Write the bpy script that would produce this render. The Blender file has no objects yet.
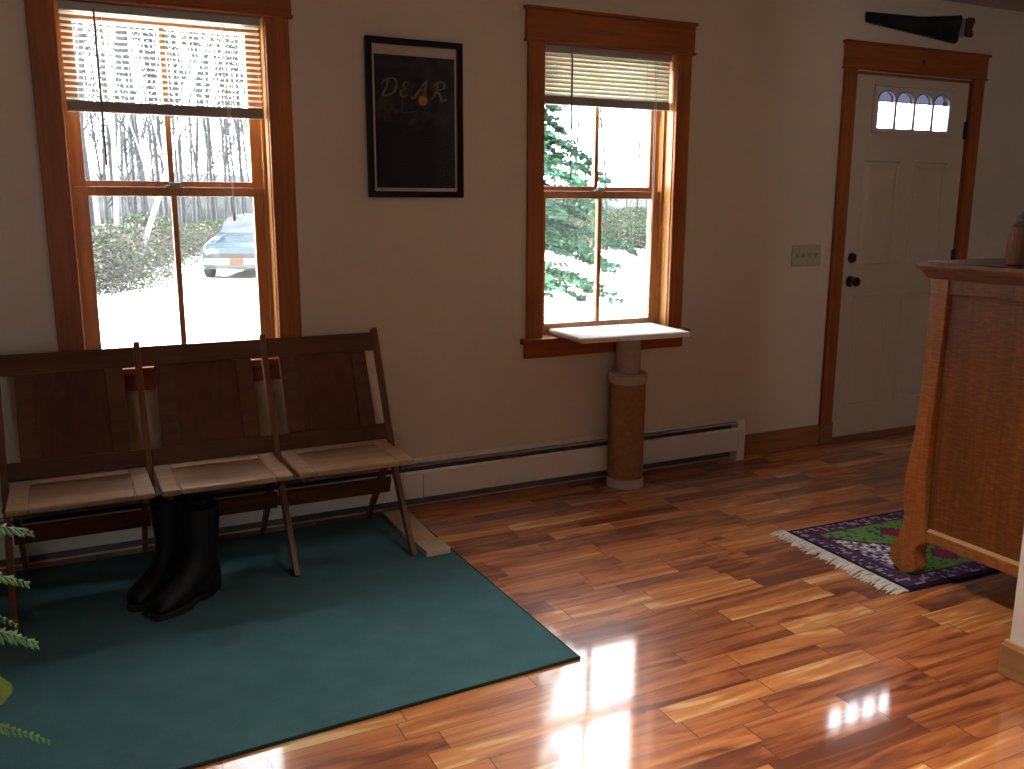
import bpy, bmesh, math, random
from mathutils import Vector, Matrix
random.seed(7)
scene = bpy.context.scene
col = scene.collection
PI = math.pi

# ------------------------------------------------------------------ materials
def newmat(name):
    m = bpy.data.materials.new(name); m.use_nodes = True
    nt = m.node_tree
    for n in list(nt.nodes): nt.nodes.remove(n)
    out = nt.nodes.new('ShaderNodeOutputMaterial')
    return m, nt, out

def N(nt, typ, **kw):
    n = nt.nodes.new(typ)
    for k, v in kw.items():
        if k in n.inputs: n.inputs[k].default_value = v
        else: setattr(n, k, v)
    return n

def principled(nt, out, color=None, rough=0.5, spec=0.5, metal=0.0):
    b = nt.nodes.new('ShaderNodeBsdfPrincipled')
    if color is not None: b.inputs['Base Color'].default_value = (*color, 1)
    b.inputs['Roughness'].default_value = rough
    b.inputs['Specular IOR Level'].default_value = spec
    b.inputs['Metallic'].default_value = metal
    nt.links.new(b.outputs[0], out.inputs[0])
    return b

def ramp(nt, stops):
    r = nt.nodes.new('ShaderNodeValToRGB')
    e = r.color_ramp.elements
    while len(e) < len(stops): e.new(0.5)
    for el, (p, c) in zip(e, stops):
        el.position = p; el.color = (*c, 1)
    return r

def plain(name, color, rough=0.6, spec=0.4, metal=0.0, vary=0.12, scale=14.0, bump=0.0, bscale=80.0):
    m, nt, out = newmat(name)
    b = principled(nt, out, color, rough, spec, metal)
    tc = N(nt, 'ShaderNodeTexCoord')
    no = N(nt, 'ShaderNodeTexNoise', Scale=scale, Detail=4.0)
    nt.links.new(tc.outputs['Object'], no.inputs['Vector'])
    lo = tuple(c*(1-vary) for c in color); hi = tuple(min(1, c*(1+vary)) for c in color)
    r = ramp(nt, [(0.3, lo), (0.7, hi)])
    nt.links.new(no.outputs['Fac'], r.inputs[0]); nt.links.new(r.outputs[0], b.inputs['Base Color'])
    if bump:
        n2 = N(nt, 'ShaderNodeTexNoise', Scale=bscale, Detail=3.0)
        nt.links.new(tc.outputs['Object'], n2.inputs['Vector'])
        bp = N(nt, 'ShaderNodeBump', Strength=bump, Distance=0.004)
        nt.links.new(n2.outputs['Fac'], bp.inputs['Height']); nt.links.new(bp.outputs[0], b.inputs['Normal'])
    return m

def wood(name, dark, light, axis='Z', rough=0.35, spec=0.5, scale=1.0, flake=False):
    m, nt, out = newmat(name)
    b = principled(nt, out, light, rough, spec)
    tc = N(nt, 'ShaderNodeTexCoord')
    mp = N(nt, 'ShaderNodeMapping')
    s = [38*scale]*3; s['XYZ'.index(axis)] = 2.2*scale
    mp.inputs['Scale'].default_value = s
    nt.links.new(tc.outputs['Object'], mp.inputs[0])
    no = N(nt, 'ShaderNodeTexNoise', Scale=1.0, Detail=5.0, Roughness=0.6, Distortion=0.6)
    nt.links.new(mp.outputs[0], no.inputs['Vector'])
    r = ramp(nt, [(0.28, dark), (0.72, light)])
    nt.links.new(no.outputs['Fac'], r.inputs[0])
    last = r.outputs[0]
    big = N(nt, 'ShaderNodeTexNoise', Scale=2.5, Detail=2.0)
    nt.links.new(tc.outputs['Object'], big.inputs['Vector'])
    r2 = ramp(nt, [(0.3, (0.78, 0.76, 0.74)), (0.7, (1.0, 1.0, 1.0))])
    nt.links.new(big.outputs['Fac'], r2.inputs[0])
    mx = N(nt, 'ShaderNodeMix', data_type='RGBA', blend_type='MULTIPLY'); mx.inputs[0].default_value = 1
    nt.links.new(last, mx.inputs[6]); nt.links.new(r2.outputs[0], mx.inputs[7]); last = mx.outputs[2]
    if flake:   # quarter-sawn oak ray flecks
        mp2 = N(nt, 'ShaderNodeMapping'); mp2.inputs['Rotation'].default_value = (0.35, 0, 0)
        s2 = [60, 26, 150]; mp2.inputs['Scale'].default_value = s2
        nt.links.new(tc.outputs['Object'], mp2.inputs[0])
        n3 = N(nt, 'ShaderNodeTexNoise', Scale=1.0, Detail=2.0)
        nt.links.new(mp2.outputs[0], n3.inputs['Vector'])
        r3 = ramp(nt, [(0.45, (0.82, 0.8, 0.78)), (0.62, (1.12, 1.1, 1.05))])
        nt.links.new(n3.outputs['Fac'], r3.inputs[0])
        mx3 = N(nt, 'ShaderNodeMix', data_type='RGBA', blend_type='MULTIPLY'); mx3.inputs[0].default_value = 1
        nt.links.new(last, mx3.inputs[6]); nt.links.new(r3.outputs[0], mx3.inputs[7]); last = mx3.outputs[2]
    nt.links.new(last, b.inputs['Base Color'])
    return m

def floor_mat():
    m, nt, out = newmat('hardwood_planks')
    b = principled(nt, out, (0.3, 0.12, 0.05), 0.16, 0.5)
    L = nt.links
    tc = N(nt, 'ShaderNodeTexCoord'); sep = N(nt, 'ShaderNodeSeparateXYZ')
    L.new(tc.outputs['Object'], sep.inputs[0])
    W = 0.083
    def math_(op, a, bb=None):
        n = N(nt, 'ShaderNodeMath', operation=op)
        for i, v in enumerate((a, bb)):
            if v is None: continue
            if isinstance(v, (int, float)): n.inputs[i].default_value = v
            else: L.new(v, n.inputs[i])
        return n.outputs[0]
    yr = math_('DIVIDE', sep.outputs[1], W)
    row = math_('FLOOR', yr)
    fr = math_('SUBTRACT', yr, row)
    xs = math_('DIVIDE', sep.outputs[0], 0.42)
    w1 = math_('ADD', xs, math_('MULTIPLY', row, 37.137))
    vo = N(nt, 'ShaderNodeTexVoronoi', voronoi_dimensions='1D', feature='F1', Scale=1.0, Randomness=0.85)
    L.new(w1, vo.inputs['W'])
    vd = N(nt, 'ShaderNodeTexVoronoi', voronoi_dimensions='1D', feature='DISTANCE_TO_EDGE', Scale=1.0, Randomness=0.85)
    L.new(w1, vd.inputs['W'])
    sc = N(nt, 'ShaderNodeSeparateColor'); L.new(vo.outputs['Color'], sc.inputs[0])
    # plank tone
    tone = ramp(nt, [(0.0, (0.17, 0.045, 0.016)), (0.22, (0.32, 0.088, 0.028)), (0.5, (0.52, 0.165, 0.048)), (0.78, (0.68, 0.25, 0.075)), (0.93, (0.78, 0.34, 0.11)), (1.0, (0.86, 0.52, 0.23))])
    # grain, offset per plank so that it breaks at each joint
    cmb = N(nt, 'ShaderNodeCombineXYZ')
    L.new(math_('ADD', math_('MULTIPLY', sep.outputs[0], 3.2), math_('MULTIPLY', sc.outputs[0], 91.0)), cmb.inputs[0])
    L.new(math_('ADD', math_('MULTIPLY', sep.outputs[1], 26.0), math_('MULTIPLY', sc.outputs[1], 53.0)), cmb.inputs[1])
    L.new(math_('MULTIPLY', row, 7.7), cmb.inputs[2])
    g = N(nt, 'ShaderNodeTexNoise', Scale=1.0, Detail=5.0, Roughness=0.55, Distortion=1.2)
    L.new(cmb.outputs[0], g.inputs['Vector'])
    g2 = N(nt, 'ShaderNodeTexNoise', Scale=0.45, Detail=2.0, Roughness=0.5, Distortion=2.0)
    L.new(cmb.outputs[0], g2.inputs['Vector'])
    t = math_('ADD', math_('MULTIPLY', sc.outputs[2], 0.8), math_('MULTIPLY', math_('SUBTRACT', g.outputs['Fac'], 0.42), 0.55))
    t = math_('ADD', t, math_('MULTIPLY', math_('SUBTRACT', g2.outputs['Fac'], 0.5), 1.7))
    L.new(t, tone.inputs[0])
    # dark knots now and then
    kn = N(nt, 'ShaderNodeTexVoronoi', feature='F1', Scale=1.0)
    cm2 = N(nt, 'ShaderNodeCombineXYZ')
    L.new(math_('MULTIPLY', sep.outputs[0], 2.6), cm2.inputs[0]); L.new(math_('MULTIPLY', sep.outputs[1], 8.5), cm2.inputs[1])
    wob = N(nt, 'ShaderNodeTexNoise', Scale=4.0, Detail=2.0); L.new(cm2.outputs[0], wob.inputs['Vector'])
    va = N(nt, 'ShaderNodeVectorMath', operation='ADD')
    vs = N(nt, 'ShaderNodeVectorMath', operation='SCALE'); vs.inputs['Scale'].default_value = 0.45
    L.new(wob.outputs['Color'], vs.inputs[0]); L.new(cm2.outputs[0], va.inputs[0]); L.new(vs.outputs[0], va.inputs[1])
    L.new(va.outputs[0], kn.inputs['Vector'])
    kr = ramp(nt, [(0.05, (0.35, 0.26, 0.24)), (0.20, (1, 1, 1))])
    L.new(kn.outputs['Distance'], kr.inputs[0])
    mk = N(nt, 'ShaderNodeMix', data_type='RGBA', blend_type='MULTIPLY'); mk.inputs[0].default_value = 0.9
    L.new(tone.outputs[0], mk.inputs[6]); L.new(kr.outputs[0], mk.inputs[7])
    # joints
    e1 = math_('LESS_THAN', vd.outputs['Distance'], 0.0045)
    e2 = math_('LESS_THAN', math_('MINIMUM', fr, math_('SUBTRACT', 1.0, fr)), 0.012)
    e = math_('MAXIMUM', e1, e2)
    mj = N(nt, 'ShaderNodeMix', data_type='RGBA'); mj.inputs[7].default_value = (0.06, 0.022, 0.012, 1)
    L.new(math_('MULTIPLY', e, 0.75), mj.inputs[0]); L.new(mk.outputs[2], mj.inputs[6])
    L.new(mj.outputs[2], b.inputs['Base Color'])
    # a slightly uneven finish: each plank tips a touch
    hb = math_('ADD', math_('MULTIPLY', e, -1.0), math_('MULTIPLY', g.outputs['Fac'], 0.10))
    bp = N(nt, 'ShaderNodeBump', Strength=0.25, Distance=0.0015)
    L.new(hb, bp.inputs['Height']); L.new(bp.outputs[0], b.inputs['Normal'])
    b.inputs['Coat Weight'].default_value = 1.0; b.inputs['Coat Roughness'].default_value = 0.075; b.inputs['Coat IOR'].default_value = 1.8
    bp2 = N(nt, 'ShaderNodeBump', Strength=0.10, Distance=0.0010)
    L.new(hb, bp2.inputs['Height']); L.new(bp2.outputs[0], b.inputs['Coat Normal'])
    rr = N(nt, 'ShaderNodeMapRange'); rr.inputs['To Min'].default_value = 0.30; rr.inputs['To Max'].default_value = 0.42
    L.new(g.outputs['Fac'], rr.inputs[0]); L.new(rr.outputs[0], b.inputs['Roughness'])
    return m

def carpet_mat(name, c1, c2, rib=(1, 1)):
    m, nt, out = newmat(name)
    b = principled(nt, out, c1, 0.95, 0.1)
    tc = N(nt, 'ShaderNodeTexCoord')
    n1 = N(nt, 'ShaderNodeTexNoise', Scale=420.0, Detail=2.0)
    n2 = N(nt, 'ShaderNodeTexNoise', Scale=9.0, Detail=5.0)
    for n in (n1, n2): nt.links.new(tc.outputs['Object'], n.inputs['Vector'])
    ad = N(nt, 'ShaderNodeMath', operation='ADD')
    mu = N(nt, 'ShaderNodeMath', operation='MULTIPLY'); mu.inputs[1].default_value = 0.45
    nt.links.new(n2.outputs['Fac'], mu.inputs[0]); nt.links.new(n1.outputs['Fac'], ad.inputs[0]); nt.links.new(mu.outputs[0], ad.inputs[1])
    r = ramp(nt, [(0.55, c1), (0.9, c2)])
    nt.links.new(ad.outputs[0], r.inputs[0]); nt.links.new(r.outputs[0], b.inputs['Base Color'])
    bp = N(nt, 'ShaderNodeBump', Strength=0.5, Distance=0.003)
    nt.links.new(n1.outputs['Fac'], bp.inputs['Height']); nt.links.new(bp.outputs[0], b.inputs['Normal'])
    return m

def glass_mat(name, tint=(1, 1, 1), gloss=1.0):
    m, nt, out = newmat(name)
    t = N(nt, 'ShaderNodeBsdfTransparent'); t.inputs[0].default_value = (*tint, 1)
    g = N(nt, 'ShaderNodeBsdfGlossy'); g.inputs['Roughness'].default_value = 0.02
    lw = N(nt, 'ShaderNodeLayerWeight'); lw.inputs['Blend'].default_value = 0.5
    pw_ = N(nt, 'ShaderNodeMath', operation='POWER'); pw_.inputs[1].default_value = 5.0
    nt.links.new(lw.outputs['Facing'], pw_.inputs[0])
    mu = N(nt, 'ShaderNodeMapRange'); mu.inputs['To Min'].default_value = 0.04*gloss; mu.inputs['To Max'].default_value = gloss
    nt.links.new(pw_.outputs[0], mu.inputs[0])
    mx = N(nt, 'ShaderNodeMixShader')
    nt.links.new(mu.outputs[0], mx.inputs[0]); nt.links.new(t.outputs[0], mx.inputs[1]); nt.links.new(g.outputs[0], mx.inputs[2])
    nt.links.new(mx.outputs[0], out.inputs[0])
    return m

def screen_mat(name, color, cover):
    m, nt, out = newmat(name)
    t = N(nt, 'ShaderNodeBsdfTransparent')
    d = N(nt, 'ShaderNodeBsdfDiffuse'); d.inputs[0].default_value = (*color, 1)
    tr = N(nt, 'ShaderNodeBsdfTranslucent'); tr.inputs[0].default_value = (*color, 1)
    m1 = N(nt, 'ShaderNodeMixShader'); m1.inputs[0].default_value = 0.5
    nt.links.new(d.outputs[0], m1.inputs[1]); nt.links.new(tr.outputs[0], m1.inputs[2])
    mx = N(nt, 'ShaderNodeMixShader'); mx.inputs[0].default_value = cover
    nt.links.new(t.outputs[0], mx.inputs[1]); nt.links.new(m1.outputs[0], mx.inputs[2])
    nt.links.new(mx.outputs[0], out.inputs[0])
    return m

def slat_mat():
    m, nt, out = newmat('blind_slat_ivory')
    d = N(nt, 'ShaderNodeBsdfPrincipled'); d.inputs['Base Color'].default_value = (0.72, 0.71, 0.64, 1); d.inputs['Roughness'].default_value = 0.45
    tr = N(nt, 'ShaderNodeBsdfTranslucent'); tr.inputs[0].default_value = (0.75, 0.73, 0.62, 1)
    mx = N(nt, 'ShaderNodeMixShader'); mx.inputs[0].default_value = 0.30
    nt.links.new(d.outputs[0], mx.inputs[1]); nt.links.new(tr.outputs[0], mx.inputs[2]); nt.links.new(mx.outputs[0], out.inputs[0])
    return m

def prayer_mat(x0, x1, y0, y1):
    """woven field: plum border, guard stripes, green ground, pale medallions with magenta centres"""
    m, nt, out = newmat('woven_tribal_wool')
    b = principled(nt, out, (0.1, 0.05, 0.1), 0.95, 0.1)
    L = nt.links
    tc = N(nt, 'ShaderNodeTexCoord'); sep = N(nt, 'ShaderNodeSeparateXYZ'); L.new(tc.outputs['Object'], sep.inputs[0])
    def mth(op, a, bb=None):
        n = N(nt, 'ShaderNodeMath', operation=op)
        for i, v in enumerate((a, bb)):
            if v is None: continue
            if isinstance(v, (int, float)): n.inputs[i].default_value = v
            else: L.new(v, n.inputs[i])
        return n.outputs[0]
    def mixc(fac, a, c):
        n = N(nt, 'ShaderNodeMix', data_type='RGBA')
        L.new(fac, n.inputs[0])
        if isinstance(a, tuple): n.inputs[6].default_value = (*a, 1)
        else: L.new(a, n.inputs[6])
        if isinstance(c, tuple): n.inputs[7].default_value = (*c, 1)
        else: L.new(c, n.inputs[7])
        return n.outputs[2]
    # snap to knots for the woven staircase look
    K = 0.012
    X = mth('MULTIPLY', mth('FLOOR', mth('DIVIDE', sep.outputs[0], K)), K)
    Y = mth('MULTIPLY', mth('FLOOR', mth('DIVIDE', sep.outputs[1], K)), K)
    ym = (y0+y1)/2; hw = (y1-y0)/2
    dy = mth('ABSOLUTE', mth('SUBTRACT', Y, ym))
    edge = mth('MINIMUM', mth('SUBTRACT', hw, dy), mth('MINIMUM', mth('SUBTRACT', X, x0), mth('SUBTRACT', x1, X)))
    # pale triangles on the end borders, apex to the middle of the rug
    u = mth('MINIMUM', mth('SUBTRACT', X, x0+0.095), mth('SUBTRACT', x1-0.095, X))
    dia = mth('ADD', mth('DIVIDE', u, 0.20), mth('DIVIDE', dy, 0.175))
    # magenta lozenges in two rows
    um = mth('ABSOLUTE', mth('SUBTRACT', mth('MODULO', mth('ADD', mth('SUBTRACT', X, x0), 0.03), 0.29), 0.145))
    lz = mth('ADD', mth('DIVIDE', um, 0.05), mth('DIVIDE', mth('ABSOLUTE', mth('SUBTRACT', dy, 0.13)), 0.055))
    no = N(nt, 'ShaderNodeTexNoise', Scale=38.0, Detail=1.0)
    cm = N(nt, 'ShaderNodeCombineXYZ'); L.new(X, cm.inputs[0]); L.new(Y, cm.inputs[1]); L.new(cm.outputs[0], no.inputs['Vector'])
    spk = mth('GREATER_THAN', no.outputs['Fac'], 0.56)
    spk2 = mth('LESS_THAN', no.outputs['Fac'], 0.43)
    plum = (0.07, 0.042, 0.085); white = (0.78, 0.70, 0.70); green = (0.15, 0.29, 0.065); mag = (0.30, 0.02, 0.09); lil = (0.32, 0.25, 0.35); teal = (0.03, 0.11, 0.09)
    field = mixc(spk2, green, (0.16, 0.25, 0.09))
    field = mixc(mth('GREATER_THAN', no.outputs['Fac'], 0.60), field, teal)
    field = mixc(mth('LESS_THAN', lz, 1.25), field, plum)
    field = mixc(mth('LESS_THAN', lz, 1.0), field, mag)
    sp = mixc(spk, lil, white); sp = mixc(spk2, sp, plum)
    field = mixc(mth('LESS_THAN', dia, 1.12), field, plum)
    field = mixc(mth('LESS_THAN', dia, 1.0), field, sp)
    # borders
    bd = mixc(spk, plum, lil); bd = mixc(mth('LESS_THAN', no.outputs['Fac'], 0.36), bd, mag)
    c = mixc(mth('LESS_THAN', edge, 0.095), field, plum)
    c = mixc(mth('LESS_THAN', edge, 0.08), c, bd)
    c = mixc(mth('LESS_THAN', edge, 0.022), c, (0.02, 0.014, 0.03))
    L.new(c, b.inputs['Base Color'])
    nb = N(nt, 'ShaderNodeTexNoise', Scale=300.0); L.new(tc.outputs['Object'], nb.inputs['Vector'])
    bp = N(nt, 'ShaderNodeBump', Strength=0.4, Distance=0.003); L.new(nb.outputs['Fac'], bp.inputs['Height']); L.new(bp.outputs[0], b.inputs['Normal'])
    return m

M = {}
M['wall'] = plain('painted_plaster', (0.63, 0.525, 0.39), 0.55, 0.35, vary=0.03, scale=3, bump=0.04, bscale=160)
M['rearwall'] = plain('low_bounce_rear_wall', (0.20, 0.135, 0.09), 0.6, 0.3, vary=0.05, scale=3)  # kept dark so the unseen walls bounce less light into the room
M['ceiling'] = plain('ceiling_paint', (0.46, 0.40, 0.34), 0.8, 0.2, vary=0.02, scale=4)
M['trimV'] = wood('varnished_fir_upright', (0.25, 0.066, 0.015), (0.43, 0.125, 0.030), 'Z', 0.42, 0.25)
M['trimH'] = wood('varnished_fir_level', (0.24, 0.060, 0.014), (0.41, 0.115, 0.028), 'X', 0.42, 0.25)
M['sash'] = wood('varnished_fir_sash', (0.38, 0.15, 0.048), (0.56, 0.26, 0.095), 'Z', 0.3)
M['jamb'] = wood('varnished_pine_jamb', (0.48, 0.21, 0.06), (0.64, 0.32, 0.10), 'Z', 0.3)
M['floor'] = floor_mat()
M['base'] = wood('oak_baseboard', (0.24, 0.085, 0.03), (0.38, 0.15, 0.055), 'X', 0.35)
M['oak_part'] = wood('oak_end_trim', (0.32, 0.16, 0.065), (0.46, 0.25, 0.11), 'Y', 0.4)
M['green'] = carpet_mat('green_carpet', (0.050, 0.118, 0.126), (0.076, 0.170, 0.180))
M['green_edge'] = plain('carpet_binding', (0.012, 0.03, 0.026), 0.9, 0.1)
M['glass'] = glass_mat('window_glass')
M['pglass'] = glass_mat('picture_glass', gloss=0.22)
M['dglass'] = glass_mat('door_lite_glass')
M['fanglass'] = glass_mat('blue_grey_fan_glass', (0.115, 0.12, 0.150))
M['screen'] = screen_mat('insect_screen_mesh', (0.05, 0.053, 0.056), 0.16)
M['slat'] = slat_mat()
M['blindrail'] = plain('blind_rail_taupe', (0.24, 0.21, 0.18), 0.5, 0.4, vary=0.05)
M['headrail'] = plain('blind_headrail', (0.38, 0.36, 0.30), 0.45, 0.4, vary=0.05)
M['wand'] = plain('blind_wand_grey', (0.13, 0.12, 0.11), 0.3, 0.5, vary=0.05)
M['cord'] = plain('blind_cord_white', (0.80, 0.78, 0.72), 0.8, 0.2, vary=0.05)
M['metal'] = plain('brushed_pewter', (0.45, 0.43, 0.40), 0.3, 0.5, 0.9, vary=0.05)
M['bronze'] = plain('dark_bronze', (0.028, 0.020, 0.016), 0.3, 0.5, 0.6, vary=0.1)
M['door'] = plain('door_paint_white', (0.58, 0.475, 0.34), 0.45, 0.4, vary=0.02, scale=3)
M['litetrim'] = plain('door_lite_moulding', (0.62, 0.57, 0.55), 0.4, 0.4, vary=0.02)
M['caming'] = plain('lead_caming', (0.40, 0.40, 0.46), 0.35, 0.5, 0.6, vary=0.05)
M['almond'] = plain('almond_plastic', (0.42, 0.36, 0.22), 0.4, 0.4, vary=0.03)
M['heater'] = plain('heater_enamel', (0.74, 0.68, 0.58), 0.4, 0.4, vary=0.03, scale=4)
M['dark'] = plain('dark_slot', (0.018, 0.016, 0.014), 0.7, 0.3)
M['fins_shade'] = plain('aluminium_fins_and_plate_shade', (0.16, 0.15, 0.14), 0.4, 0.5, 0.7)
M['black'] = plain('black_lacquer', (0.008, 0.006, 0.005), 0.45, 0.25)
M['mat'] = plain('mat_board_grey', (0.52, 0.43, 0.34), 0.8, 0.2, vary=0.03)
M['print'] = None
M['ink'] = plain('print_script_ink', (0.15, 0.12, 0.10), 0.7, 0.2, vary=0.25, scale=60)
M['inkfaint'] = plain('print_faint_ink', (0.055, 0.048, 0.044), 0.7, 0.2, vary=0.2, scale=60)
M['inkfine'] = plain('print_small_text_ink', (0.028, 0.026, 0.026), 0.7, 0.2, vary=0.2, scale=60)
M['inkswirl'] = plain('print_smoke_ink', (0.026, 0.021, 0.018), 0.7, 0.2, vary=0.5, scale=30)
M['inkorange'] = plain('print_orange_disc', (0.34, 0.13, 0.045), 0.7, 0.2, vary=0.45, scale=45)
M['bench'] = wood('aged_oak_bench_shaded', (0.075, 0.024, 0.008), (0.135, 0.047, 0.017), 'X', 0.4, 0.3)  # darkened wood: backlit shade of the back put into the colour
M['benchv'] = wood('aged_oak_bench_upright', (0.11, 0.038, 0.014), (0.21, 0.08, 0.03), 'Z', 0.35)
M['panel'] = wood('plywood_panel_red', (0.075, 0.021, 0.008), (0.12, 0.036, 0.013), 'Z', 0.42, 0.3)
M['seat'] = wood('oak_seat_daylit', (0.27, 0.145, 0.068), (0.46, 0.275, 0.145), 'X', 0.36)  # paler than the back: window light on the seats put into the colour
M['seatpanel'] = wood('oak_seat_panel_daylit', (0.19, 0.10, 0.048), (0.36, 0.20, 0.10), 'X', 0.36)
M['benchleg'] = wood('oak_bench_leg', (0.12, 0.043, 0.016), (0.20, 0.080, 0.030), 'Z', 0.4, 0.3)
M['rubber'] = plain('black_rubber', (0.007, 0.007, 0.008), 0.5, 0.3, vary=0.2)
M['sole'] = plain('boot_sole', (0.02, 0.019, 0.018), 0.7, 0.3)
M['plank1'] = wood('raw_pine_board', (0.40, 0.28, 0.16), (0.56, 0.42, 0.26), 'Y', 0.7, 0.2)
M['plank2'] = wood('raw_pine_offcut', (0.46, 0.36, 0.25), (0.60, 0.49, 0.36), 'Y', 0.7, 0.2)
M['perchtop'] = plain('cream_carpet', (0.90, 0.88, 0.85), 0.95, 0.1, vary=0.08, scale=120, bump=0.8, bscale=220)
M['perchtube'] = plain('beige_carpet_tube', (0.40, 0.31, 0.24), 0.95, 0.1, vary=0.12, scale=60, bump=0.8, bscale=200)
M['perchrope'] = plain('sisal_wrap', (0.30, 0.15, 0.07), 0.9, 0.1, vary=0.15, scale=40, bump=0.6, bscale=150)
M['perchbase'] = plain('grey_carpet_base', (0.48, 0.40, 0.33), 0.95, 0.1, vary=0.1, scale=80, bump=0.8, bscale=200)
M['oak'] = wood('quartersawn_oak', (0.16, 0.053, 0.011), (0.28, 0.100, 0.022), 'Z', 0.42, 0.25, flake=True)
M['oakleg'] = wood('golden_oak_leg', (0.32, 0.105, 0.024), (0.50, 0.18, 0.042), 'Z', 0.40, 0.3, flake=True)
M['oaktop'] = wood('oak_top', (0.13, 0.045, 0.016), (0.21, 0.078, 0.028), 'X', 0.4, 0.3)
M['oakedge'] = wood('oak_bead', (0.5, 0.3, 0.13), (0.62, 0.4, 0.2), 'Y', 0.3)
M['jar'] = plain('brown_glazed_stoneware', (0.15, 0.058, 0.03), 0.7, 0.12, vary=0.15)
M['jarlid'] = plain('dark_wood_lid', (0.03, 0.014, 0.009), 0.6, 0.2, vary=0.15)
M['fringe'] = plain('cream_wool_fringe', (0.78, 0.73, 0.68), 0.95, 0.1, vary=0.12, scale=60)
M['saw'] = None
M['sawhandle'] = wood('walnut_saw_handle', (0.05, 0.022, 0.008), (0.10, 0.042, 0.014), 'X', 0.5)
M['sawcap'] = plain('saw_bolster_steel', (0.30, 0.26, 0.25), 0.4, 0.5, 0.6)
M['frond'] = plain('fern_green', (0.13, 0.30, 0.06), 0.5, 0.4, vary=0.3, scale=20)
M['leafy'] = plain('leaf_yellow_green', (0.22, 0.34, 0.05), 0.45, 0.4, vary=0.2, scale=20)
M['stem'] = plain('fern_stem', (0.12, 0.16, 0.05), 0.6, 0.3)
M['terracotta'] = plain('terracotta', (0.45, 0.19, 0.09), 0.8, 0.2, vary=0.1)
M['soil'] = plain('potting_soil', (0.03, 0.02, 0.013), 0.95, 0.1, vary=0.3, scale=60)
# outside
M['bark'] = plain('grey_bark', (0.028, 0.031, 0.036), 0.9, 0.1, vary=0.35, scale=6)
M['birch'] = plain('birch_bark', (0.16, 0.16, 0.165), 0.8, 0.2, vary=0.25, scale=5)
M['bushA'] = plain('olive_leaves', (0.036, 0.050, 0.029), 0.8, 0.2, vary=0.4, scale=3)
M['bushB'] = plain('brown_brush', (0.050, 0.047, 0.042), 0.8, 0.2, vary=0.4, scale=3)
M['needle'] = plain('conifer_needles', (0.024, 0.075, 0.045), 0.7, 0.2, vary=0.35, scale=4)
M['carblue'] = plain('car_paint_slate_blue', (0.008, 0.02, 0.032), 0.12, 0.6, 0.0, vary=0.03)
M['carglass'] = plain('car_glass', (0.03, 0.04, 0.05), 0.05, 0.7, vary=0.02)
M['carlamp'] = plain('car_headlamp', (0.20, 0.23, 0.26), 0.2, 0.6, vary=0.05)
M['plate'] = plain('number_plate_rust', (0.06, 0.018, 0.01), 0.5, 0.3, vary=0.1)
M['tyre'] = plain('tyre_rubber', (0.02, 0.02, 0.02), 0.8, 0.2)

def print_mat():
    m, nt, out = newmat('poster_night_print')
    b = principled(nt, out, (0.01, 0.01, 0.014), 0.6, 0.3)
    tc = N(nt, 'ShaderNodeTexCoord')
    no = N(nt, 'ShaderNodeTexNoise', Scale=9.0, Detail=3.0, Distortion=1.8)
    nt.links.new(tc.outputs['Object'], no.inputs['Vector'])
    sep = N(nt, 'ShaderNodeSeparateXYZ'); nt.links.new(tc.outputs['Object'], sep.inputs[0])
    mr = N(nt, 'ShaderNodeMapRange'); mr.inputs['From Min'].default_value = 1.60; mr.inputs['From Max'].default_value = 1.72
    nt.links.new(sep.outputs[2], mr.inputs[0])
    mu = N(nt, 'ShaderNodeMath', operation='MULTIPLY'); nt.links.new(no.outputs['Fac'], mu.inputs[0]); nt.links.new(mr.outputs[0], mu.inputs[1])
    r = ramp(nt, [(0.38, (0.010, 0.010, 0.014)), (0.75, (0.055, 0.042, 0.034))])
    nt.links.new(mu.outputs[0], r.inputs[0]); nt.links.new(r.outputs[0], b.inputs['Base Color'])
    return m
M['print'] = print_mat()
def saw_mat():
    m, nt, out = newmat('painted_saw_blade')
    b = principled(nt, out, (0.02, 0.02, 0.02), 0.6, 0.2)
    tc = N(nt, 'ShaderNodeTexCoord')
    mp = N(nt, 'ShaderNodeMapping'); mp.inputs['Scale'].default_value = (4, 4, 14)
    no = N(nt, 'ShaderNodeTexNoise', Scale=1.4, Detail=4.0)
    nt.links.new(tc.outputs['Object'], mp.inputs[0]); nt.links.new(mp.outputs[0], no.inputs['Vector'])
    r = ramp(nt, [(0.35, (0.008, 0.008, 0.009)), (0.55, (0.018, 0.021, 0.018)), (0.75, (0.032, 0.028, 0.030))])
    nt.links.new(no.outputs['Fac'], r.inputs[0]); nt.links.new(r.outputs[0], b.inputs['Base Color'])
    return m
M['saw'] = saw_mat()
def ground_mat():
    m, nt, out = newmat('pale_gravel_and_grass')
    b = principled(nt, out, (0.4, 0.4, 0.35), 0.95, 0.1)
    tc = N(nt, 'ShaderNodeTexCoord')
    no = N(nt, 'ShaderNodeTexNoise', Scale=0.16, Detail=5.0)
    nt.links.new(tc.outputs['Object'], no.inputs['Vector'])
    r = ramp(nt, [(0.42, (0.74, 0.73, 0.70)), (0.58, (0.64, 0.66, 0.56))])
    nt.links.new(no.outputs['Fac'], r.inputs[0]); nt.links.new(r.outputs[0], b.inputs['Base Color'])
    return m
M['ground'] = ground_mat()
M['hill'] = plain('hazy_wooded_ridge', (0.030, 0.035, 0.036), 0.95, 0.05, vary=0.35, scale=0.5)

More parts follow.
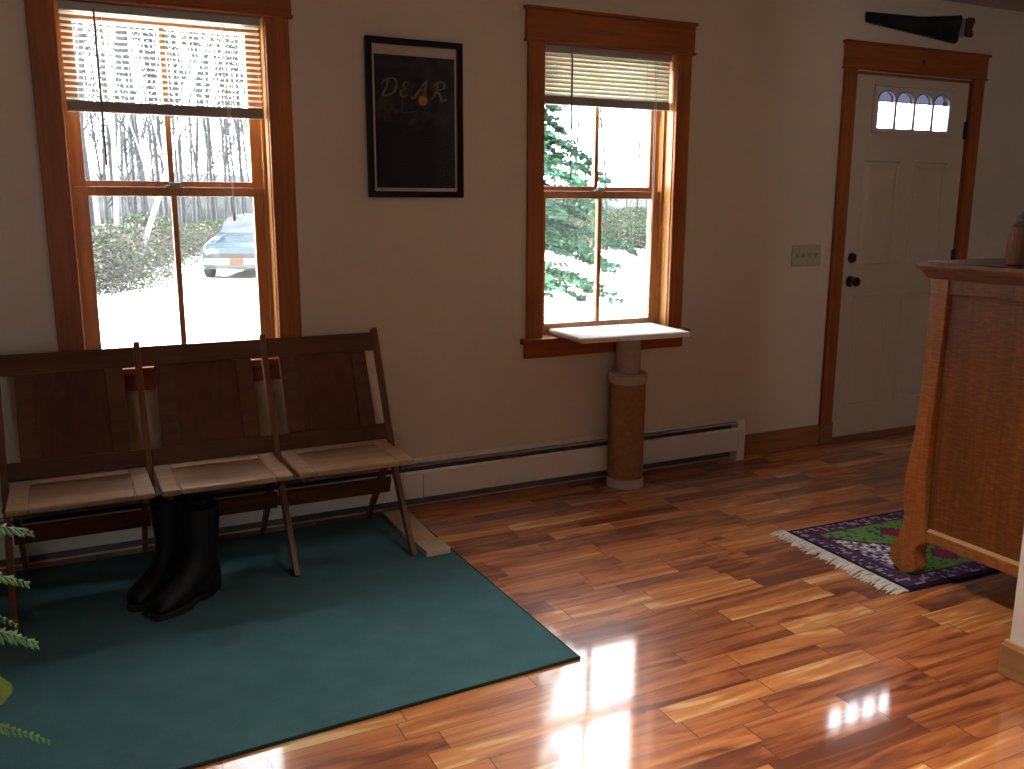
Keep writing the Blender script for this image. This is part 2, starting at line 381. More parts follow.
# ------------------------------------------------------------------ mesh helpers
class MB:
    def __init__(s): s.v = []; s.f = []
    def add(s, vs, fs):
        o = len(s.v); s.v += [tuple(p) for p in vs]; s.f += [tuple(i+o for i in f) for f in fs]; return s
    def box(s, x0, x1, y0, y1, z0, z1):
        return s.add([(x0,y0,z0),(x1,y0,z0),(x1,y1,z0),(x0,y1,z0),(x0,y0,z1),(x1,y0,z1),(x1,y1,z1),(x0,y1,z1)],
                     [(0,3,2,1),(4,5,6,7),(0,1,5,4),(1,2,6,5),(2,3,7,6),(3,0,4,7)])
    def obox(s, p0, p1, wide, thick, side=Vector((1,0,0))):
        """rectangular bar from p0 to p1; 'wide' along side, 'thick' along the other normal"""
        p0 = Vector(p0); p1 = Vector(p1); d = (p1-p0).normalized()
        a = (side - d*side.dot(d)).normalized(); n = d.cross(a).normalized()
        a = a*wide/2; n = n*thick/2
        vs = [p0-a-n, p0+a-n, p0+a+n, p0-a+n, p1-a-n, p1+a-n, p1+a+n, p1-a+n]
        return s.add(vs, [(0,3,2,1),(4,5,6,7),(0,1,5,4),(1,2,6,5),(2,3,7,6),(3,0,4,7)])
    def prism(s, pts, axis, a0, a1):
        """closed outline pts (2-D) extruded along axis: X -> (y,z), Y -> (x,z), Z -> (x,y)"""
        n = len(pts)
        def P(p, a):
            return (a, p[0], p[1]) if axis == 'X' else (p[0], a, p[1]) if axis == 'Y' else (p[0], p[1], a)
        vs = [P(p, a0) for p in pts] + [P(p, a1) for p in pts]
        fs = [tuple(range(n)), tuple(range(2*n-1, n-1, -1))] + [(i, (i+1) % n, n+(i+1) % n, n+i) for i in range(n)]
        return s.add(vs, fs)
    def tube(s, pts, r, seg=8, cap=True):
        pts = [Vector(p) for p in pts]; n = len(pts)
        rs = r if isinstance(r, (list, tuple)) else [r]*n
        vs = []; prev = None
        for i, p in enumerate(pts):
            d = (pts[min(i+1, n-1)] - pts[max(i-1, 0)]).normalized()
            if prev is None:
                up = Vector((0,0,1)) if abs(d.z) < 0.9 else Vector((1,0,0))
                a = d.cross(up).normalized()
            else:
                a = (prev - d*prev.dot(d)).normalized()
            prev = a; b = d.cross(a)
            for k in range(seg):
                t = 2*PI*k/seg
                vs.append(p + (a*math.cos(t) + b*math.sin(t))*rs[i])
        fs = [(i*seg+k, i*seg+(k+1) % seg, (i+1)*seg+(k+1) % seg, (i+1)*seg+k) for i in range(n-1) for k in range(seg)]
        if cap: fs += [tuple(range(seg-1, -1, -1)), tuple((n-1)*seg+k for k in range(seg))]
        return s.add(vs, fs)
    def lathe(s, prof, c, seg=32, axis='Z'):
        """prof: (r, h) list"""
        vs = []; cx, cy, cz = c
        for r, h in prof:
            for k in range(seg):
                t = 2*PI*k/seg; a, b = r*math.cos(t), r*math.sin(t)
                vs.append((cx+a, cy+b, cz+h) if axis == 'Z' else (cx+a, cy+h, cz+b) if axis == 'Y' else (cx+h, cy+a, cz+b))
        n = len(prof)
        fs = [(i*seg+k, i*seg+(k+1) % seg, (i+1)*seg+(k+1) % seg, (i+1)*seg+k) for i in range(n-1) for k in range(seg)]
        fs += [tuple(range(seg-1, -1, -1)), tuple((n-1)*seg+k for k in range(seg))]
        return s.add(vs, fs)
    def loft(s, rings, cap=True):
        n = len(rings[0]); vs = [p for r in rings for p in r]
        fs = [(i*n+k, i*n+(k+1) % n, (i+1)*n+(k+1) % n, (i+1)*n+k) for i in range(len(rings)-1) for k in range(n)]
        if cap: fs += [tuple(range(n-1, -1, -1)), tuple((len(rings)-1)*n+k for k in range(n))]
        return s.add(vs, fs)
    def build(s, name, mat, parent=None, bevel=0.0, smooth=False, seg=2, sub=0):
        me = bpy.data.meshes.new(name); me.from_pydata(s.v, [], s.f)
        bm = bmesh.new(); bm.from_mesh(me); bmesh.ops.recalc_face_normals(bm, faces=bm.faces); bm.to_mesh(me); bm.free()
        me.materials.append(mat)
        if smooth:
            for p in me.polygons: p.use_smooth = True
        o = bpy.data.objects.new(name, me); col.objects.link(o)
        if parent is not None: o.parent = parent
        if bevel:
            md = o.modifiers.new('edge', 'BEVEL'); md.width = bevel; md.segments = seg; md.limit_method = 'ANGLE'; md.angle_limit = 0.6
        if sub:
            md = o.modifiers.new('sub', 'SUBSURF'); md.levels = sub; md.render_levels = sub
        return o

def tag(o, label=None, cat=None, group=None, kind=None):
    if label: o['label'] = label
    if cat: o['category'] = cat
    if group: o['group'] = group
    if kind: o['kind'] = kind
    return o
def empty(name, loc=(0,0,0), rz=0.0):
    o = bpy.data.objects.new(name, None); col.objects.link(o); o.location = loc; o.rotation_euler = (0,0,rz); o.empty_display_size = 0.1
    return o
def thing(name, label, cat, loc=(0,0,0), rz=0.0, group=None):
    return tag(empty(name, loc, rz), label, cat, group)
def struct(o, label=None, cat=None):
    o['kind'] = 'structure'
    if label: o['label'] = label
    if cat: o['category'] = cat
    return o
def B(x0, x1, y0, y1, z0, z1): return MB().box(x0, x1, y0, y1, z0, z1)

# ------------------------------------------------------------------ room shell
XL, XR, YR, ZC = -2.3, 7.0, -6.8, 2.51
WT = 0.17
openings = [(0.053, 0.787, 0.715, 2.092), (2.028, 2.760, 0.715, 2.092), (3.944, 4.898, 0.0, 2.092)]
mb = MB(); x = XL-0.2
for (a, b, z0, z1) in openings:
    mb.box(x, a, 0, WT, -0.35, ZC)
    mb.box(a, b, 0, WT, z1, ZC)
    mb.box(a, b, 0, WT, -0.35, z0 if z0 > 0 else -0.005)
    x = b
mb.box(x, XR+0.2, 0, WT, -0.35, ZC)
struct(mb.build('wall_back', M['wall']), 'cream painted wall with the two windows and the entry door', 'wall')
struct(B(XL, XR, YR, 0.0, -0.12, 0.0).box(XL-2.4, XL, -4.3, -1.6, -0.12, 0.0).build('floor', M['floor']), 'glossy red-brown hardwood plank floor', 'floor')
struct(B(XL-2.4, XR+0.2, YR-0.2, 0.17, ZC, ZC+0.15).build('ceiling', M['ceiling']), 'pale flat ceiling', 'ceiling')
struct(B(XR, XR+0.15, YR, 0, -0.1, ZC).build('wall_right', M['rearwall']), 'wall right of the entry door, darkened to cut bounce light', 'wall')
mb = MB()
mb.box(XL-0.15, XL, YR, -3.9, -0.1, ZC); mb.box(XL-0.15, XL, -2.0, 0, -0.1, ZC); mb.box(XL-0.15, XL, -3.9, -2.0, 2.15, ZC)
# made-up hall beyond an added left opening, holding a fill lamp
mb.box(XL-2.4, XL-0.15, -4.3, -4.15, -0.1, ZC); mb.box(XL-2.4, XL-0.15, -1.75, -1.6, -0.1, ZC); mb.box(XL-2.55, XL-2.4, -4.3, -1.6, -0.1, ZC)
struct(mb.build('wall_left', M['rearwall']), 'wall darkened to cut bounce light, with an added opening to a made-up hall', 'wall')
rw = [(-1.5, -0.9, 0.95, 2.0), (5.2, 5.8, 0.95, 2.0)]
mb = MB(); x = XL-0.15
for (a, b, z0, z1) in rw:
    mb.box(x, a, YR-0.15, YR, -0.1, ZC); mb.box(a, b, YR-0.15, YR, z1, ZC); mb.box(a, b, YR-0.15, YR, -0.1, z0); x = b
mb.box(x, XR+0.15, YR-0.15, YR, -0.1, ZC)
struct(mb.build('wall_rear', M['rearwall']), 'wall behind the camera, darkened to cut bounce light', 'wall')
for i, (a, b, z0, z1) in enumerate(rw):  # rear windows added out of view to give fill light
    w = struct(empty('window_%d' % (i+3), ((a+b)/2, YR, z0)), 'added rear window for fill light, out of view', 'window')
    m2 = MB()
    for bx in ((a-0.09, a, z0-0.09, z1+0.09), (b, b+0.09, z0-0.09, z1+0.09), (a, b, z1, z1+0.09), (a, b, z0-0.09, z0), ((a+b)/2-0.02, (a+b)/2+0.02, z0, z1)):
        m2.box(bx[0]-(a+b)/2, bx[1]-(a+b)/2, 0.0, 0.02, bx[2]-z0, bx[3]-z0)
    m2.build('casing', M['trimV'], w)
# partition stub at the right edge, with its oak base
struct(B(2.43, 4.1, -2.36, -2.215, 0, ZC).build('wall_partition', plain('partition_paint', (0.74, 0.70, 0.64), 0.6, 0.3, vary=0.02)), 'pale partition wall behind the oak chest', 'wall')
mb = MB().prism([(2.413, -2.376), (2.413, -2.198), (4.1, -2.198), (4.1, -2.215), (2.43, -2.215), (2.43, -2.376)], 'Z', 0, 0.098)
o = struct(mb.build('baseboard_partition', M['oak_part'], bevel=0.003), 'pale oak base wrapped round the partition end', 'baseboard')
MB().prism([(2.419, -2.376), (2.419, -2.204), (4.1, -2.204), (4.1, -2.215), (2.43, -2.215), (2.43, -2.376)], 'Z', 0.098, 0.112).build('cap_bead', M['oakedge'], o, bevel=0.003)
struct(B(3.271, 3.870, -0.018, 0, 0, 0.122).build('baseboard_back', M['base'], bevel=0.004), 'reddish wood baseboard between heater and door', 'baseboard')
struct(B(4.990, XR, -0.018, 0, 0, 0.122).build('baseboard_right', M['base'], bevel=0.004), 'reddish wood baseboard right of the door', 'baseboard')

# ------------------------------------------------------------------ windows
def make_window(n, a, b, label, horn=0.03, cw=0.092):
    z0, z1 = 0.715, 2.092
    W = struct(empty('window_%d' % n, ((a+b)/2, 0, z0)), label, 'window')
    cx = (a+b)/2
    def bld(m, name, mat, par=W, **k):
        m.v = [(p[0]-cx, p[1], p[2]-z0) for p in m.v]
        return m.build(name, mat, par, **k)
    bld(B(a-cw, a, -0.02, 0, 0.725, 2.10), 'casing', M['trimV'], bevel=0.003)
    bld(B(b, b+cw, -0.02, 0, 0.725, 2.10), 'casing', M['trimV'], bevel=0.003)
    hm = MB().box(a-cw-0.012, b+cw+0.012, -0.024, 0, 2.10, 2.222)
    hd = bld(hm, 'head_casing', M['trimH'], bevel=0.003)
    bld(MB().box(a-cw-0.022, b+cw+0.022, -0.034, 0, 2.222, 2.237).box(a-cw-0.018, b+cw+0.018, -0.032, 0, 2.087, 2.10), 'head_bead', M['trimH'], bevel=0.004)
    # jambs, head, sill inside the wall
    j = 0.018
    bld(MB().box(a, a+0.004, -0.001, WT, 0.73, z1), 'jamb', M['jamb'])
    bld(MB().box(b-0.004, b, -0.001, WT, 0.73, z1), 'jamb', M['jamb'])
    st = MB()   # parting stops
    for xx, sg in ((a+0.004, 1), (b-0.004, -1)):
        for y0, y1 in ((0.058, 0.072), (0.108, 0.112), (0.148, 0.165)):
            st.box(min(xx, xx+sg*0.013), max(xx, xx+sg*0.013), y0, y1, 0.75, z1-0.004)
    bld(st, 'stop_bead', M['sash'])
    bld(B(a, b, 0, WT, z1-0.004, z1), 'head_jamb', M['trimH'])
    bld(MB().prism([(a-cw-horn, -0.055), (b+cw+horn, -0.055), (b+cw+horn, 0.0), (b, 0.0), (b, WT), (a, WT), (a, 0.0), (a-cw-horn, 0.0)], 'Z', 0.722, 0.748), 'stool', M['trimH'], bevel=0.004)
    bld(B(a-cw-0.01, b+cw+0.01, -0.02, 0, 0.652, 0.722), 'apron', M['trimH'], bevel=0.003)
    # sashes
    def sash(name, y, zb, zt, rail_b, rail_t, stile):
        l, r = a+0.006, b-0.006; th = 0.034
        y0, y1 = y-th/2, y+th/2
        m = MB().box(l, l+stile, y0, y1, zb, zt).box(r-stile, r, y0, y1, zb, zt)
        m.box(l+stile, r-stile, y0, y1, zb, zb+rail_b).box(l+stile, r-stile, y0, y1, zt-rail_t, zt)
        s = bld(m, name, M['sash'], bevel=0.002)
        bld(MB().box(cx-0.011, cx+0.011, y0+0.004, y1-0.004, zb+rail_b, zt-rail_t), 'muntin', M['sash'], s, bevel=0.002)
        gl = MB()
        for xa, xb in ((l+stile, cx-0.011), (cx+0.011, r-stile)):
            gl.box(xa, xb, y-0.0015, y+0.0015, zb+rail_b, zt-rail_t)
        bld(gl, 'glass', M['glass'], s)
        return s
    lo = sash('lower_sash', 0.09, 0.748, 1.437, 0.052, 0.036, 0.054)
    up = sash('upper_sash', 0.13, 1.415, z1-0.006, 0.045, 0.05, 0.05)
    k = MB().box(cx-0.028, cx+0.028, 0.075, 0.104, 1.437, 1.444).box(cx-0.012, cx+0.03, 0.078, 0.098, 1.444, 1.455)
    bld(k, 'sash_lock', M['metal'], lo, bevel=0.002)
    bld(MB().box(a+0.02, b-0.02, 0.161, 0.163, 0.752, 1.43), 'insect_screen', M['screen'])
    fr = MB()
    for bx in ((a+0.004, a+0.022, 0.748, 1.44), (b-0.022, b-0.004, 0.748, 1.44), (a+0.022, b-0.022, 0.748, 0.768), (a+0.022, b-0.022, 1.425, 1.44)):
        fr.box(bx[0], bx[1], 0.155, 0.168, bx[2], bx[3])
    bld(fr, 'screen_frame', M['metal'])
    return W
make_window(1, 0.053, 0.787, 'left window with varnished casing, behind the folding bench')
make_window(2, 2.028, 2.760, 'right window with varnished casing, above the carpeted cat perch', cw=0.083)

def make_blind(a, b, zt, zb, nslat, tilt, wand_x, wand_z, cord_x, cord_z, label, tassel=True):
    t = thing('window_blind', label, 'blind', ((a+b)/2, 0.03, zt), group=None)
    cx = (a+b)/2; l, r = a+0.008-cx, b-0.008-cx
    B(l, r, -0.016, 0.016, -0.03, 0).build('headrail', M['headrail'], t, bevel=0.003)
    B(l, r, -0.014, 0.014, zb-zt, zb+0.040-zt).build('bottom_rail', M['blindrail'], t, bevel=0.006)
    m = MB(); top = -0.038; bot = zb+0.048-zt
    for i in range(nslat):
        z = bot + (top-bot)*i/(nslat-1); hw = 0.0125
        c, s = math.cos(tilt), math.sin(tilt)
        ring = []
        for k in range(5):
            q = -1+2*k/4; yy = q*hw; zz = 0.0016*(1-q*q)
            ring.append((yy*c-zz*s, yy*s+zz*c))
        th = 0.0006
        vs = [(l+0.002, p[0], z+p[1]) for p in ring]+[(r-0.002, p[0], z+p[1]) for p in ring]
        vs += [(p[0], p[1], p[2]-th) for p in vs]
        fs = [(k, k+1, 6+k, 5+k) for k in range(4)]+[(10+k, 15+k, 16+k, 11+k) for k in range(4)]
        fs += [(0, 5, 15, 10), (4, 14, 19, 9)]
        m.add(vs, fs)
    m.build('slats', M['slat'], t, smooth=True)
    for fx in (0.16, 0.5, 0.84) if (b-a) > 0.9 else (0.2, 0.8):
        xx = l+(r-l)*fx
        for yy in (-0.0135, 0.0135): MB().tube([(xx, yy, -0.03), (xx, yy, zb+0.04-zt)], 0.0009, 5).build('ladder_cord', M['cord'], t)
    w = MB().tube([(wand_x-cx, -0.026, -0.022), (wand_x-cx, -0.034, -0.06), (wand_x-cx+0.001, -0.03, wand_z-zt)], [0.003, 0.004, 0.004], 8)
    w.build('wand', M['wand'], t, smooth=True)
    for d in (0, 0.009): co = MB().tube([(cord_x-cx+d, -0.018, -0.03), (cord_x-cx+d, -0.022, (cord_z-zt)*0.5), (cord_x-cx+d*0.4, -0.02, cord_z-zt)], 0.0013, 5).build('pull_cord', M['cord'], t)
    MB().lathe([(0.002, 0.03), (0.006, 0.01), (0.007, -0.01), (0.003, -0.014)], (cord_x-cx+0.002, -0.02, cord_z-zt), 10).build('tassel', M['cord'], co, smooth=True)
    return t
make_blind(0.057, 0.783, 2.086, 1.704, 15, -0.18, 0.181, 1.511, 0.633, 1.32, 'ivory mini blind half lowered with open slats in the window behind the bench')
make_blind(2.032, 2.756, 2.086, 1.826, 10, 0.98, 2.178, 1.483, 2.652, 0.923, 'ivory mini blind with closed slats in the window above the cat perch')

# ------------------------------------------------------------------ entry door
D = struct(empty('door_1', (4.434, 0, 0)), 'white entry door with four arched panes near the top', 'door')
def dp(m, name, mat, par=None, **k):
    m.v = [(p[0]-4.434, p[1], p[2]) for p in m.v]
    return m.build(name, mat, par or D, **k)
dp(B(3.868, 3.956, -0.02, 0, 0, 2.108), 'casing', M['trimV'], bevel=0.003)
dp(B(4.890, 4.986, -0.02, 0, 0, 2.108), 'casing', M['trimV'], bevel=0.003)
dp(B(3.864, 3.960, -0.026, 0, 0, 0.128), 'plinth_block', M['base'], bevel=0.003)
dp(B(3.858, 4.996, -0.024, 0, 2.108, 2.226), 'head_casing', M['trimH'], bevel=0.003)
dp(MB().box(3.846, 5.008, -0.034, 0, 2.226, 2.242).box(3.850, 5.004, -0.03, 0, 2.096, 2.108), 'head_bead', M['trimH'], bevel=0.004)
dp(MB().lathe([(0.0, -0.0012), (0.012, -0.0012), (0.012, 0)], (4.45, -0.0245, 2.165), 16, 'Y'), 'wood_knot', M['jarlid'])
dp(MB().box(3.944, 3.956, -0.001, WT, 0, 2.092).box(4.888, 4.898, -0.001, WT, 0, 2.092).box(3.956, 4.888, -0.001, WT, 2.08, 2.092).box(3.956, 3.972, 0.057, 0.075, 0.028, 2.08).box(4.872, 4.888, 0.057, 0.075, 0.028, 2.08).box(3.972, 4.872, 0.057, 0.075, 2.062, 2.08), 'jamb', M['trimV'])
dp(MB().prism([(-0.03, 0), (-0.012, 0.0275), (0.10, 0.0275), (0.17, 0.0)], 'X', 3.956, 4.888), 'threshold', M['base'])
# slab as a grid so that the raised panels and the light opening are real
sx0, sx1, sz0, sz1 = 3.959, 4.885, 0.028, 2.077
lx0, lx1, lz0, lz1 = 4.130, 4.735, 1.785, 2.020   # light opening
sl = MB(); fy, by = 0.006, 0.055
for bx in ((sx0, lx0, sz0, sz1), (lx1, sx1, sz0, sz1), (lx0, lx1, sz0, lz0), (lx0, lx1, lz1, sz1)):
    sl.box(bx[0], bx[1], fy, by, bx[2], bx[3])
slab = dp(sl, 'slab', M['door'])
def raised_panel(x0, x1, z0, z1):
    # sunk groove ring with a raised field: ring profile stands proud then field
    m = MB()
    def frame(ix, iy0, iy1, w):
        pass
    steps = [(0.0, 0.0), (0.007, -0.006), (0.016, -0.006), (0.024, 0.0005), (0.052, -0.006)]
    rings = [[(x0+d, fy+h, z0+d), (x1-d, fy+h, z0+d), (x1-d, fy+h, z1-d), (x0+d, fy+h, z1-d)] for d, h in steps]
    m.loft(rings, cap=False)
    d, h = steps[-1]
    m.add([(x0+d, fy+h, z0+d), (x1-d, fy+h, z0+d), (x1-d, fy+h, z1-d), (x0+d, fy+h, z1-d)], [(0, 1, 2, 3)])
    return dp(m, 'moulded_panel', M['door'], slab)
for (xa, xb) in ((4.075, 4.368), (4.468, 4.762)):
    raised_panel(xa, xb, 1.02, 1.62)
    raised_panel(xa, xb, 0.20, 0.86)
# light: board with four arched openings, panes, caming
n = 4; pw = (lx1-lx0)/n
m = MB(); gl = MB(); cam = MB(); fan = MB()
for i in range(n):
    xa, xb = lx0+i*pw+(0.012 if i == 0 else 0.0045), lx0+(i+1)*pw-(0.012 if i == n-1 else 0.0045)
    zs = 1.950; r = (xb-xa)/2; cxm = (xa+xb)/2; hgt = 0.050
    arc = [(cxm - r*math.cos(PI*k/14), zs + hgt*math.sin(PI*k/14)) for k in range(15)]
    # spandrel above arch
    for k in range(14):
        p, q = arc[k], arc[k+1]
        m.prism([p, q, (q[0], lz1), (p[0], lz1)], 'Y', fy-0.008, fy+0.02)
    lxa = lx0+i*pw; lxb = lx0+(i+1)*pw
    m.box(lxa, xa, fy-0.008, fy+0.02, lz0, lz1); m.box(xb, lxb, fy-0.008, fy+0.02, lz0, lz1)
    m.box(xa, xb, fy-0.008, fy+0.02, lz0, lz0+0.014)
    gl.prism([(xa, lz0+0.014), (xb, lz0+0.014), (xb, zs-0.006), (xa, zs-0.006)], 'Y', fy+0.012, fy+0.015)
    fan.prism([(xa, zs-0.006), (xb, zs-0.006)]+arc[::-1], 'Y', fy+0.012, fy+0.015)
    # moulding following the arch
    pts = [(xa, fy-0.008, lz0+0.012)]+[(p[0], fy-0.008, p[1]) for p in arc]+[(xb, fy-0.008, lz0+0.012)]
    cam.tube(pts, 0.0055, 6)
    cam.tube([(xa, fy+0.006, zs-0.006), (xb, fy+0.006, zs-0.006)], 0.004, 6)
dp(m, 'lite_frame', M['litetrim'], slab)
dp(gl, 'lite_glass', M['dglass'], slab)
tag(dp(fan, 'fan_glass', M['fanglass'], slab), 'blue-grey arched glass tops')
dp(cam, 'lite_moulding', M['caming'], slab, smooth=True)
om = MB()
for bx in ((lx0-0.02, lx1+0.02, lz0-0.02, lz0), (lx0-0.02, lx0, lz0, lz1), (lx1, lx1+0.02, lz0, lz1), (lx0-0.02, lx1+0.02, lz1, lz1+0.014)):
    om.box(bx[0], bx[1], fy-0.012, fy+0.001, bx[2], bx[3])
dp(om, 'lite_surround', M['door'], slab, bevel=0.005)
kx = 4.040
dp(MB().lathe([(0.0, -0.066), (0.018, -0.064), (0.027, -0.052), (0.028, -0.044), (0.02, -0.032), (0.011, -0.026), (0.011, -0.010), (0.03, -0.009), (0.033, 0.0)], (kx, fy, 0.945), 24, 'Y'), 'door_knob', M['bronze'], slab, smooth=True)
db = dp(MB().lathe([(0.0, -0.014), (0.02, -0.014), (0.029, -0.008), (0.031, 0.0)], (kx, fy, 1.078), 24, 'Y'), 'deadbolt', M['bronze'], slab, smooth=True)
dp(MB().box(kx-0.006, kx+0.006, fy-0.03, fy-0.013, 1.06, 1.096), 'thumb_turn', M['bronze'], db, bevel=0.002)
for hz in (1.81, 1.06, 0.28):
    h = MB().tube([(4.884, -0.004, hz-0.05), (4.884, -0.004, hz+0.05)], 0.007, 10).box(4.870, 4.884, 0.003, 0.007, hz-0.05, hz+0.05)
    dp(h, 'hinge', M['bronze'])

# ------------------------------------------------------------------ wall items
t = thing('baseboard_heater', 'long cream enamel baseboard heater along the foot of the wall', 'heater', (0.7, 0, 0))
def hp(m, name, mat, **k):
    m.v = [(p[0]-0.7, p[1], p[2]) for p in m.v]; return m.build(name, mat, t, **k)
hx0, hx1 = -1.9, 3.215
hp(B(hx0, hx1, -0.010, 0.0, 0.012, 0.224), 'back_plate', M['fins_shade'])  # dark metal here puts the shade of the gap into the plate colour
hp(MB().prism([(-0.0, 0.228), (-0.03, 0.228), (-0.052, 0.224), (-0.053, 0.219), (-0.03, 0.221), (0.0, 0.221)], 'X', hx0, hx1), 'top_hood', M['heater'])
fp = hp(MB().prism([(-0.064, 0.058), (-0.066, 0.176), (-0.058, 0.186), (-0.056, 0.183), (-0.062, 0.174), (-0.060, 0.058)], 'X', hx0, hx1), 'front_panel', M['heater'])
for jx in (1.392, -0.4): B(jx-0.7-0.0015, jx-0.7+0.0015, -0.0665, -0.063, 0.046, 0.168).build('panel_joint', M['blindrail'], fp)
hp(MB().box(hx0, hx1, -0.050, -0.012, 0.075, 0.150), 'fin_element', M['fins_shade'])
hp(MB().prism([(-0.012, 0.199), (-0.055, 0.204), (-0.055, 0.207), (-0.012, 0.203)], 'X', hx0, hx1), 'damper', M['heater'])
for xe in ((hx1, 3.268), (hx0-0.08, hx0)):
    hp(MB().prism([(0, 0.0), (-0.0645, 0.0), (-0.067, 0.177), (-0.055, 0.229), (0, 0.229)], 'X', *xe), 'end_cap', M['heater'], bevel=0.002)

t = thing('switch_plate', 'wide almond light switch plate on the wall beside the entry door', 'light switch', (3.685, 0, 1.10))
B(-0.106, 0.106, -0.006, 0, -0.058, 0.058).build('cover_plate', M['almond'], t, bevel=0.003)
for i in range(4):
    xx = -0.069+0.046*i
    sw = MB().prism([(-0.006, -0.012), (-0.006, 0.012), (-0.017, 0.010), (-0.013, 0.001)], 'X', xx-0.005, xx+0.005)
    sw.build('toggle', M['almond'], t)
for i in range(4):
    for zz in (-0.03, 0.03): MB().lathe([(0.0, -0.0075), (0.003, -0.007), (0.003, -0.005)], (-0.069+0.046*i, 0, zz), 8, 'Y').build('screw', M['metal'], t)

# framed poster
px0, px1, pz0, pz1 = 1.189, 1.622, 1.402, 2.05
pcx = (px0+px1)/2
t = thing('framed_poster', 'black framed dark poster with pale script lettering, hung between the windows', 'picture', (pcx, 0, pz0))
def pp(m, name, mat, par=None, **k):
    m.v = [(p[0]-pcx, p[1], p[2]-pz0) for p in m.v]; return m.build(name, mat, par or t, **k)
fw = 0.026
fm = MB()
for pl in ([(px0, pz0), (px1, pz0), (px1-fw, pz0+fw), (px0+fw, pz0+fw)], [(px1, pz0), (px1, pz1), (px1-fw, pz1-fw), (px1-fw, pz0+fw)],
           [(px1, pz1), (px0, pz1), (px0+fw, pz1-fw), (px1-fw, pz1-fw)], [(px0, pz1), (px0, pz0), (px0+fw, pz0+fw), (px0+fw, pz1-fw)]):
    fm.prism(pl, 'Y', -0.026, -0.002)
pp(fm, 'frame', M['black'], bevel=0.003)
pp(B(px0+fw-0.004, px1-fw+0.004, -0.010, -0.004, pz0+fw-0.004, pz1-fw+0.004), 'mat_board', M['mat'])
qx0, qx1, qz0, qz1 = px0+fw+0.012, px1-fw-0.009, pz0+fw+0.014, pz1-fw-0.040
mm = B(qx0, qx1, -0.0115, -0.010, qz0, qz1)
mm.v = [(p[0]-pcx, p[1], p[2]) for p in mm.v]
pr = mm.build('print', M['print'], t); pr.location = (0, 0, -pz0)
def ribbon(m, pts, w, y=-0.0121):
    """flat pen stroke with swelling width"""
    n = len(pts)
    L_, R_ = [], []
    for i, p in enumerate(pts):
        q0 = pts[max(i-1, 0)]; q1 = pts[min(i+1, n-1)]
        dx, dz = q1[0]-q0[0], q1[1]-q0[1]; l = math.hypot(dx, dz) or 1
        ww = w*(0.35+0.65*abs(dz/l))*(0.5+0.5*math.sin(PI*i/(n-1)))/2 + w*0.08
        L_.append((p[0]-dz/l*ww, y, p[1]+dx/l*ww)); R_.append((p[0]+dz/l*ww, y, p[1]-dx/l*ww))
    vs = L_+R_
    m.add(vs, [(i, i+1, n+i+1, n+i) for i in range(n-1)])
def curve(ctrl, n=26):
    """Catmull-Rom through control points"""
    c = [ctrl[0]]+list(ctrl)+[ctrl[-1]]; out = []
    segs = len(ctrl)-1; per = max(4, n//segs)
    for s in range(segs):
        p0, p1, p2, p3 = c[s:s+4]
        for k in range(per):
            u = k/per
            out.append(tuple(0.5*((2*p1[j])+(-p0[j]+p2[j])*u+(2*p0[j]-5*p1[j]+4*p2[j]-p3[j])*u*u+(-p0[j]+3*p1[j]-3*p2[j]+p3[j])*u**3) for j in (0, 1)))
    out.append(ctrl[-1]); return out
def glyph(m, strokes, ox, oz, s, w, slant=0.25):
    for st in strokes:
        pts = [(ox+s*(p[0]+slant*p[1]), oz+s*p[1]) for p in curve(st)]
        ribbon(m, pts, w)
Dg = [[(0.15, 0.95), (0.2, 0.5), (0.05, 0.05), (0.35, 0.0), (0.75, 0.3), (0.75, 0.8), (0.4, 1.02), (-0.05, 0.85), (-0.12, 0.62)]]
Eg = [[(0.55, 0.8), (0.3, 0.95), (0.12, 0.78), (0.32, 0.55), (0.45, 0.54)], [(0.32, 0.55), (0.05, 0.3), (0.25, 0.0), (0.6, 0.2)]]
Ag = [[(-0.15, 0.1), (0.0, -0.05), (0.25, 0.4), (0.6, 1.02)], [(0.6, 1.02), (0.62, 0.5), (0.68, 0.0), (0.82, 0.08)], [(0.18, 0.36), (0.45, 0.45), (0.75, 0.38)]]
Rg = [[(0.2, 0.95), (0.2, 0.5), (0.05, 0.0)], [(-0.05, 0.75), (0.2, 1.0), (0.6, 1.0), (0.65, 0.7), (0.2, 0.5)], [(0.25, 0.5), (0.5, 0.25), (0.75, -0.08), (0.98, 0.08)]]
lt = MB()
S = 0.070; z_l = 1.820
glyph(lt, Dg, qx0+0.030, z_l, S, 0.011); glyph(lt, Eg, qx0+0.105, z_l-0.004, S*0.95, 0.009)
glyph(lt, Ag, qx0+0.170, z_l-0.004, S*1.05, 0.011); glyph(lt, Rg, qx0+0.252, z_l-0.006, S, 0.011)
pp(lt, 'script_lettering', M['ink'], t)
for q, c_, w_ in (('title_line', [(0.10, 1.948), (0.112, 1.972), (0.12, 1.948), (0.135, 1.955), (0.145, 1.947), (0.16, 1.956), (0.175, 1.947), (0.19, 1.955), (0.205, 1.947), (0.22, 1.95), (0.232, 1.962), (0.245, 1.947), (0.26, 1.954), (0.28, 1.948)], 0.005),
                 ('second_script_line', [(0.03, 1.765), (0.06, 1.806), (0.045, 1.775), (0.05, 1.752), (0.075, 1.772), (0.09, 1.752), (0.10, 1.77), (0.115, 1.755), (0.125, 1.80), (0.12, 1.755), (0.15, 1.757), (0.20, 1.762), (0.24, 1.757), (0.29, 1.760)], 0.008)):
    ft = MB(); ribbon(ft, curve([(qx0+a_, b_) for a_, b_ in c_], 110), w_); pp(ft, q, M['inkfaint'], t)
